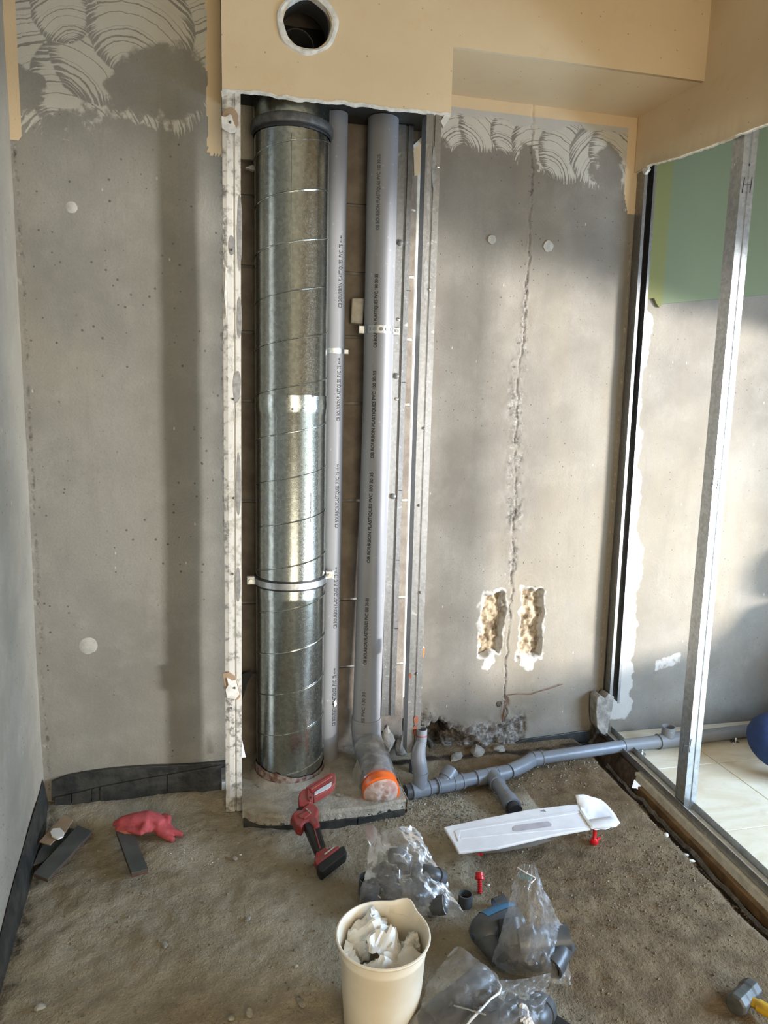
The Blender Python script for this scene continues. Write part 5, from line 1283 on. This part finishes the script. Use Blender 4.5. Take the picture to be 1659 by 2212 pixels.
# big grey bottle-like reducer with blue print beside bag 2
a0 = PZ(1022, 2035, .03); a1 = PZ(1110, 1985, .05); a1 = Vector((a1.x, a1.y, .06))
rb = thing('printed_bag', 'grey rounded plastic bag end with blue print at the left of the pointed bag', 'plastic bag', (a0.x, a0.y, .0))
P1 = []; ax_ = (Vector((a1.x, a1.y, .048))-Vector((a0.x, a0.y, .046))); uu = ax_.normalized().cross(Vector((0, 0, 1))).normalized(); ww = uu.cross(ax_.normalized())
for i, (t, r) in enumerate(((-.02, .010), (.03, .026), (.15, .040), (.35, .048), (.6, .050), (.85, .050), (1.05, .046), (1.1, .03))):
    c = Vector((a0.x, a0.y, .046))+ax_*t; P1.append([c+(uu*cos(2*pi*k/28)+ww*sin(2*pi*k/28)*.86)*r*(1+.02*sin(5*k+i)) for k in range(29)])
b_ = MB().sheet(P1).build('film_body', M['pvc_dark'], rb, smooth=True)
P2 = [[c_*1.0 for c_ in row[7:15]] for row in P1[3:7]]
def outw(q, i): return q+Vector((0, 0, .0015))
MB().sheet([[q+(q-(Vector((a0.x, a0.y, .046))+ax_*.6)).normalized()*.0012 for q in r] for r in P2]).build('blue_print', M['blue_print'], b_, smooth=True)
tri = [PZ(*q, .075) for q in ((1050, 2049), (1062, 2049), (1056, 2036))]
def onb(px, py):
    # point on the lower front flank of the bottle
    return PP(px, py, Vector((a0.x, a0.y, .046))+ax_*.38+Vector((0, -.047, .014)), (.1, -1, .4))
tr3 = [onb(*q) for q in ((1050, 2050), (1062, 2048), (1056, 2036))]
for k in range(3): MB().tube([tr3[k], tr3[(k+1) % 3]], .0009, 5).build('recycling_mark', M['white_print'], b_)
G3 = None
qa, qb = PZ(930, 2215, .045), PZ(1050, 2112, .055); fitting('l', qa, (qb-qa).to_track_quat('Z', 'X').to_euler(), 'long grey socketed pipe inside the front clear bag', None, r=.036, L=.19)
q = PZ(1090, 2190, .03); fitting('e', (q.x, q.y, .04), (radians(90), .2, .9), 'dark grey elbow under the torn corner of the front bag', None, r=.034, L=.06)
q = PZ(1040, 2210, .03); fitting('t', (q.x, q.y-.02, .04), (0, 0, .4), 'dark grey tee at the near edge of the front bag', None, r=.032, L=.12)

# ------------------------------------------------------------------ clear bags as crumpled film sheets
def bag(name, label, rows, nx=34, nz=34, crumple=.006, seed=1, sub=1):
    """rows: list of polylines (world points) from far/top edge to near edge; interpolated into a crumpled sheet"""
    R_ = [poly_path(r, nx) for r in rows]; cols = [poly_path([R_[k][i] for k in range(len(R_))], nz) for i in range(nx)]
    P1 = []
    for i in range(nx):
        row = []
        for j in range(nz):
            u_, v_ = i/(nx-1), j/(nz-1); q = cols[i][j]
            c1 = abs(rag(u_*1.0+v_*.7, 16, 1, seed+v_*1.2)); c2 = abs(rag(u_*.8-v_*1.1, 18, 1, seed+5+u_*1.5)); c3 = rag(u_*3, 30, 1, seed+v_*9)
            h = crumple*(1.6*(1-c1*2)+1.2*(1-c2*2)+.7*c3-.8)
            row.append(q+Vector((.5*h, -.7*h, .8*h)))
        P1.append(row)
    o = MB().sheet(P1).build(name, M['film'], smooth=50); tag(o, label, 'plastic bag'); return o
W_ = lambda *t: [PZ(x, y, z) for x, y, z in t]
bg1 = bag('plastic_bag', 'clear plastic bag of grey couplings behind the bucket',
    [W_((786, 1785, .10), (803, 1782, .13), (820, 1800, .14), (835, 1792, .16), (858, 1786, .17), (890, 1786, .15), (905, 1800, .13)),
     W_((795, 1830, .10), (812, 1840, .11), (835, 1850, .12), (860, 1848, .13), (885, 1835, .13), (910, 1830, .12), (930, 1850, .09)),
     W_((790, 1880, .075), (815, 1885, .085), (840, 1880, .095), (865, 1868, .105), (895, 1880, .10), (925, 1885, .09), (955, 1890, .06)),
     W_((775, 1925, .06), (810, 1925, .065), (840, 1925, .07), (875, 1930, .07), (905, 1935, .07), (940, 1935, .055), (980, 1940, .03)),
     W_((775, 1965, .01), (815, 1968, .012), (850, 1975, .015), (890, 1978, .016), (925, 1980, .014), (965, 1982, .01), (1006, 1981, .006))], crumple=.0045, seed=2)
bg2 = bag('plastic_bag', 'pointed clear plastic bag of fittings with a blue printed top',
    [W_((1118, 1874, .215), (1128, 1866, .225), (1140, 1870, .225), (1150, 1864, .228), (1158, 1880, .215)),
     W_((1108, 1905, .19), (1125, 1910, .20), (1140, 1912, .205), (1160, 1915, .20), (1172, 1920, .18)),
     W_((1095, 1960, .13), (1115, 1970, .145), (1140, 1975, .15), (1170, 1975, .145), (1198, 1975, .12)),
     W_((1078, 2020, .085), (1105, 2025, .10), (1140, 2030, .105), (1180, 2025, .10), (1220, 2015, .07)),
     W_((1062, 2070, .04), (1095, 2080, .055), (1140, 2085, .06), (1185, 2085, .055), (1224, 2070, .03)),
     W_((1068, 2090, .006), (1100, 2105, .008), (1145, 2112, .008), (1190, 2125, .006), (1232, 2128, .004))], crumple=.004, seed=7)
pr2 = MB().sheet([[PZ(1121, 1880, .222), PZ(1136, 1890, .222), PZ(1154, 1896, .218)], [PZ(1119, 1897, .208), PZ(1134, 1902, .214), PZ(1148, 1900, .216)]]).build('teal_print', M['teal_print'], bg2, smooth=True)
MB().tube([PZ(1118, 1874, .22), PZ(1135, 1885, .223), PZ(1158, 1897, .214), PZ(1147, 1908, .214)], .0018, 6).build('folded_edge', M['white_film'], bg2, smooth=True)
bg3 = bag('plastic_bag', 'open clear plastic bag with a long grey pipe in front of the bucket',
    [W_((978, 2048, .13), (990, 2045, .14), (1010, 2055, .14), (1030, 2078, .13), (1060, 2095, .12), (1075, 2118, .10), (1130, 2115, .09), (1184, 2103, .075)),
     W_((950, 2090, .12), (970, 2085, .13), (995, 2090, .135), (1020, 2100, .13), (1050, 2115, .12), (1085, 2135, .10), (1135, 2135, .09), (1182, 2130, .075)),
     W_((918, 2130, .10), (945, 2130, .11), (975, 2130, .12), (1010, 2135, .12), (1045, 2145, .115), (1085, 2160, .10), (1130, 2165, .09), (1175, 2165, .07)),
     W_((905, 2180, .08), (935, 2180, .09), (970, 2180, .10), (1005, 2180, .105), (1045, 2185, .105), (1085, 2195, .095), (1130, 2195, .085), (1168, 2190, .06)),
     W_((860, 2230, .04), (900, 2240, .06), (950, 2250, .07), (1000, 2250, .075), (1045, 2250, .075), (1085, 2250, .07), (1130, 2250, .06), (1165, 2235, .03)),
     W_((850, 2290, .004), (900, 2300, .006), (950, 2310, .008), (1000, 2310, .008), (1045, 2310, .008), (1085, 2310, .008), (1130, 2300, .006), (1165, 2280, .004))], nx=40, crumple=.0045, seed=12)
MB().tube(W_((1075, 2118, .108), (1083, 2132, .112), (1078, 2145, .112), (1060, 2158, .118), (1040, 2180, .118), (1020, 2200, .112), (1008, 2215, .10)), [.0015, .002, .003, .0022, .0026, .003, .002], 7).build('bunched_edge', M['white_film'], bg3, smooth=True)
MB().tube(W_((980, 2172, .118), (1010, 2180, .120), (1050, 2192, .118)), .0016, 6).build('fold_highlight', M['film_milk'], bg3, smooth=True)
for k, (px, py) in enumerate(((1135, 2175), (1143, 2195))):
    wad(PZ(px, py, .095), .012, .016, .010, (.3, .2, k), 40+k).build('white_tag', M['white_film'], bg3, smooth=True)

# ------------------------------------------------------------------ hammer and dark tool at the frame's lower edge
hb = PZ(1608, 2150, .0)
hm = thing('club_hammer', 'club hammer with worn dark head and yellow handle', 'hammer', (hb.x, hb.y, fz(hb.x, hb.y)))
ha = PZ(1588, 2165, .03); hb2 = PZ(1648, 2098, .04); hv = Vector((hb2.x-ha.x, hb2.y-ha.y, 0)).normalized(); hu = Vector((0, 0, 1)); hs = hv.cross(hu)
Lh = .092
oct_ = []
def hoct(c, s_, t_): return [c+hs*(s_*cos(pi/8+k*pi/4))+hu*(t_*sin(pi/8+k*pi/4)) for k in range(8)]
c0 = Vector((ha.x, ha.y, fz(ha.x, ha.y)+.026))
rings = [hoct(c0+hv*(Lh*t), .026*s_, .026*s_) for t, s_ in ((0, .86), (.06, 1.0), (.28, 1.0), (.36, .92), (.64, .92), (.72, 1.0), (.94, 1.0), (1.0, .86))]
mb = MB().add([q for r in rings for q in r], [(i*8+k, i*8+(k+1) % 8, (i+1)*8+(k+1) % 8, (i+1)*8+k) for i in range(7) for k in range(8)]+[tuple(range(8))[::-1], tuple(range(56, 64))])
mb.build('hammer_head', M['hammer'], hm, bevel=.002)
hc_ = c0+hv*Lh*.5; he = PZ(1720, 2225, .02); hd_ = (Vector((he.x, he.y, .024))-hc_).normalized()
hn = MB().tube([hc_+hd_*.012, hc_+hd_*.03, hc_+hd_*.034, hc_+hd_*.10, hc_+hd_*.16, hc_+hd_*.25], [.013, .013, .0165, .0150, .0165, .0155], 18, flat=.85).build('handle', M['yellow'], hm, smooth=40)
MB().tube([hc_+hd_*.25, hc_+hd_*.255], [.0155, .012], 18, flat=.85).build('handle_end', M['black'], hm, smooth=30)
kt = thing('utility_knife', 'dark tool with an orange edge half under the front bag', 'tool', PZ(1180, 2190, .01))
MB().prism(W_((1172, 2172, .022), (1188, 2178, .022), (1205, 2192, .022), (1240, 2215, .022), (1230, 2240, .022), (1160, 2215, .022)), (0, 0, -.018)).build('tool_body', M['black_tool'], kt, bevel=.003)
MB().tube(W_((1174, 2172, .0235), (1188, 2186, .0235), (1200, 2192, .0235)), .0016, 6).build('orange_edge', M['orange'], kt)

# ------------------------------------------------------------------ person sitting on the tiles of the next room
ps = thing('person', 'navy trouser knee of a person sitting on the cream tiles', 'person', (2.45, 2.35, .0))
def skin(verts, edges, radii, name, mat, parent, root=0, sub=2):
    me = bpy.data.meshes.new(name); o_ = offs(parent); me.from_pydata([Vector(v)-o_ for v in verts], edges, [])
    ob = bpy.data.objects.new(name, me); COL.objects.link(ob); ob.parent = parent; OFF[ob.name] = o_
    m = ob.modifiers.new('k', 'SKIN'); m.use_smooth_shade = True
    for i, r in enumerate(radii):
        sv = me.skin_vertices[0].data[i]; sv.radius = (r, r) if not hasattr(r, '__len__') else r; sv.use_root = (i == root)
    s_ = ob.modifiers.new('u', 'SUBSURF'); s_.levels = sub; s_.render_levels = sub
    me.materials.append(mat); return ob
TX = .22
V = [(2.55+TX, 2.36, .12), (2.56+TX, 2.36, .24), (2.55+TX, 2.35, .42), (2.54+TX, 2.34, .54), (2.53+TX, 2.33, .60),
     (2.46+TX*.8, 2.30, .12), (2.32, 2.28, .165), (2.075, 2.285, .170), (2.075, 2.235, .110), (2.22, 2.12, .07), (2.42, 1.99, .055),
     (2.62+TX, 2.28, .12), (2.70+TX, 2.10, .17), (2.72+TX, 1.95, .18), (2.62+TX, 1.90, .11), (2.46+TX, 1.95, .055),
     (2.45+TX, 2.30, .53), (2.40+TX, 2.16, .38), (2.36+TX, 2.02, .28), (2.65+TX, 2.30, .53), (2.70+TX, 2.15, .38), (2.66+TX, 2.00, .30)]
Eg = [(0, 1), (1, 2), (2, 3), (3, 4), (0, 5), (5, 6), (6, 7), (7, 8), (8, 9), (9, 10), (0, 11), (11, 12), (12, 13), (13, 14), (14, 15), (3, 16), (16, 17), (17, 18), (3, 19), (19, 20), (20, 21)]
Rd = [.13, .13, .145, .11, .055, .095, .095, .085, .074, .056, .045, .095, .085, .072, .060, .045, .058, .046, .034, .058, .046, .034]
body_ = skin(V, Eg, Rd, 'body', M['denim'], ps)
# shirt over the torso, head with face, hair, hands, shoes
MB().lathe([(.145, .20), (.155, .24), (.158, .40), (.140, .50), (.08, .575), (.06, .59)], (2.55+TX, 2.35, 0), 24).build('shirt', M['shirt'], ps, smooth=True, sub=1)
hdm = MB().ball((2.52+TX, 2.30, .72), (.075, .092, .108), 20, 14)
hdm.ball((2.515+TX, 2.205, .705), (.012, .018, .016), 8, 6); hdm.ball((2.445+TX, 2.305, .715), (.012, .018, .028), 8, 6); hdm.ball((2.595+TX, 2.305, .715), (.012, .018, .028), 8, 6); hdm.ball((2.515+TX, 2.235, .655), (.03, .025, .02), 8, 6)
hh = hdm.build('head', M['skin'], ps, remesh=.008)
for s_ in (-1, 1): MB().ball((2.52+TX+s_*.03, 2.218, .728), (.011, .006, .008), 8, 6).build('eye', M['black'], hh)
MB().tube([(2.497+TX, 2.211, .675), (2.52+TX, 2.208, .673), (2.543+TX, 2.211, .675)], .004, 6).build('mouth', M['glove'], hh)
hm_ = MB().ball((2.525+TX, 2.325, .755), (.082, .092, .088), 18, 12); hm_.build('hair', M['hair'], ps, smooth=True)
def hand(c, dirv, parent):
    c = Vector(c); d_ = Vector(dirv).normalized(); s_ = d_.cross(Vector((0, 0, 1))).normalized(); m_ = MB()
    m_.ball(c+d_*.04, (.040, .040, .018), 12, 8)
    for k, L in enumerate((.060, .072, .068, .052)):
        b_ = c+d_*.07+s_*(-.028+.018*k); m_.tube([b_, b_+d_*L*.5+Vector((0, 0, .004)), b_+d_*L+Vector((0, 0, -.018))], [.0095, .009, .007], 8)
    b_ = c+d_*.03-s_*.034; m_.tube([b_, b_+d_*.03-s_*.022, b_+d_*.055-s_*.026], [.011, .010, .008], 8)
    return m_.build('hand', M['skin'], parent, remesh=.005)
hand((2.36+TX, 2.02, .27), (-.1, -.5, -.25), ps); hand((2.66+TX, 2.00, .29), (-.2, -.5, -.25), ps)
for c, a in (((2.48, 1.96, .045), .7), ((2.62, 1.99, .05), -2.0)):
    MB().ball(c, (.045, .13, .045), 14, 9, Euler((0, 0, a)).to_matrix()).build('shoe', M['shoe'], ps, smooth=True)

# ------------------------------------------------------------------ rubble, chips and grit
random.seed(21)
big = [(845, 1925-0, 0, '')]
stones = [((355, 2040), .013, 'pale stone lying alone on the open floor, left of centre'), ((1275-740, 1982), .011, 'small pale stone on the floor left of the bucket'), ((650, 2165), .016, 'flat ochre stone on the floor near the bucket foot'),
          ((500, 2195), .015, 'flat mortar flake at the lower edge of the floor'), ((540, 2185), .015, 'long mortar flake at the lower edge of the floor'), ((85, 2172), .020, 'broken cement flake in the lower left corner'),
          ((508, 1850), .012, 'grey rubble crumb below the metal stud'), ((520, 1842), .007, 'white rubble crumb below the metal stud'), ((1110, 1975), .010, 'little rubble piece behind the pointed bag'),
          ((1055, 1907), .007, 'white plaster crumb beside the loose red foot'), ((1440, 1795), .014, 'white plaster piece in the trench beside the batten'), ((1483, 1830), .011, 'white film scrap in the trench by the batten'),
          ((1495, 1845), .013, 'larger white scrap in the trench by the batten'), ((730, 1718), .010, 'pale crumb on the plinth beside the work light'), ((640, 2085), .008, 'tiny stone in the middle of the left floor')]
for i, (p_, r, lab) in enumerate(stones):
    onp = 'plinth' in lab; q = PZ(*p_, .06 if onp else 0); z = (.061 if onp else fz(q.x, q.y))
    o = rock(Vector((q.x, q.y, z+r*.25)), (r*.85, r*.62, r*.34), '', seed=50+i).build('stone', M['chip' if 'white' in lab else 'stone'], smooth=25); tag(o, lab, 'stone', 'loose stones')
def scatter(name, label, n, area_fn, rmin, rmax, mat, lift=.2):
    V_ = []; Fc = []
    for _ in range(n):
        x, y = area_fn(); r = rmin+(rmax-rmin)*random.random()**3; z = fz(x, y)+r*lift; b_ = len(V_)
        ang = random.random()*6.28
        for dx, dy, dz_ in ((1, 0, 0), (-.3, .9, 0), (-.6, -.8, .1), (.1, .0, .9), (0, .1, -.6)):
            k = r*random.uniform(.7, 1.2); V_.append((x+(dx*cos(ang)-dy*sin(ang))*k, y+(dx*sin(ang)+dy*cos(ang))*k, z+dz_*k*.8))
        Fc += [(b_, b_+1, b_+3), (b_+1, b_+2, b_+3), (b_+2, b_, b_+3), (b_+1, b_, b_+4), (b_+2, b_+1, b_+4), (b_, b_+2, b_+4)]
    o = MB(); o.v = V_; o.f = Fc; ob = o.build(name, M[mat]); tag(ob, label, name.replace('_', ' '), kind='stuff'); return ob
U = random.uniform
def a1(): 
    q = PZ(random.gauss(960, 90), random.gauss(1760, 32), 0); return min(max(q.x, -.5), 1.5), min(q.y, 2.6)
def a2(): return U(-.45, 1.5), U(1.2, 2.4)
def a3(): 
    q = PZ(random.gauss(1420, 120), random.gauss(1880, 80), 0); return min(max(q.x, .9), 1.52), min(max(q.y, 1.2), 2.5)
def a4(): q = PZ(U(1100, 1300), U(1640, 1700), 0); return q.x, min(q.y, 2.62)
scatter('coarse_grit', 'coarse grey grit heaped in front of the drain pipe', 2600, a1, .0012, .006, 'stone')
scatter('earth_crumbs', 'earth crumbs scattered over the whole raw floor', 2600, a2, .001, .006, 'crumb')
scatter('fine_grit', 'fine grit beside the batten and trench', 2200, a3, .001, .0055, 'crumb')
scatter('dust_crumbs', 'dusty crumbs under the long drain run', 500, a4, .001, .006, 'stone')
def a5(): q = PZ(random.gauss(430, 30), random.gauss(1850, 10), 0); return q.x, q.y
def a6(): q = PZ(random.choice((random.gauss(1030, 60), random.gauss(1250, 200))), random.gauss(1900, 50), 0); return min(q.x, 1.5), q.y
scatter('white_chips', 'scattered tiny white plaster chips by the red glove', 70, a5, .0008, .0035, 'chip', .3)
scatter('pale_chips', 'tiny white chips around the couplings and bags', 60, a6, .0008, .0035, 'chip', .3)
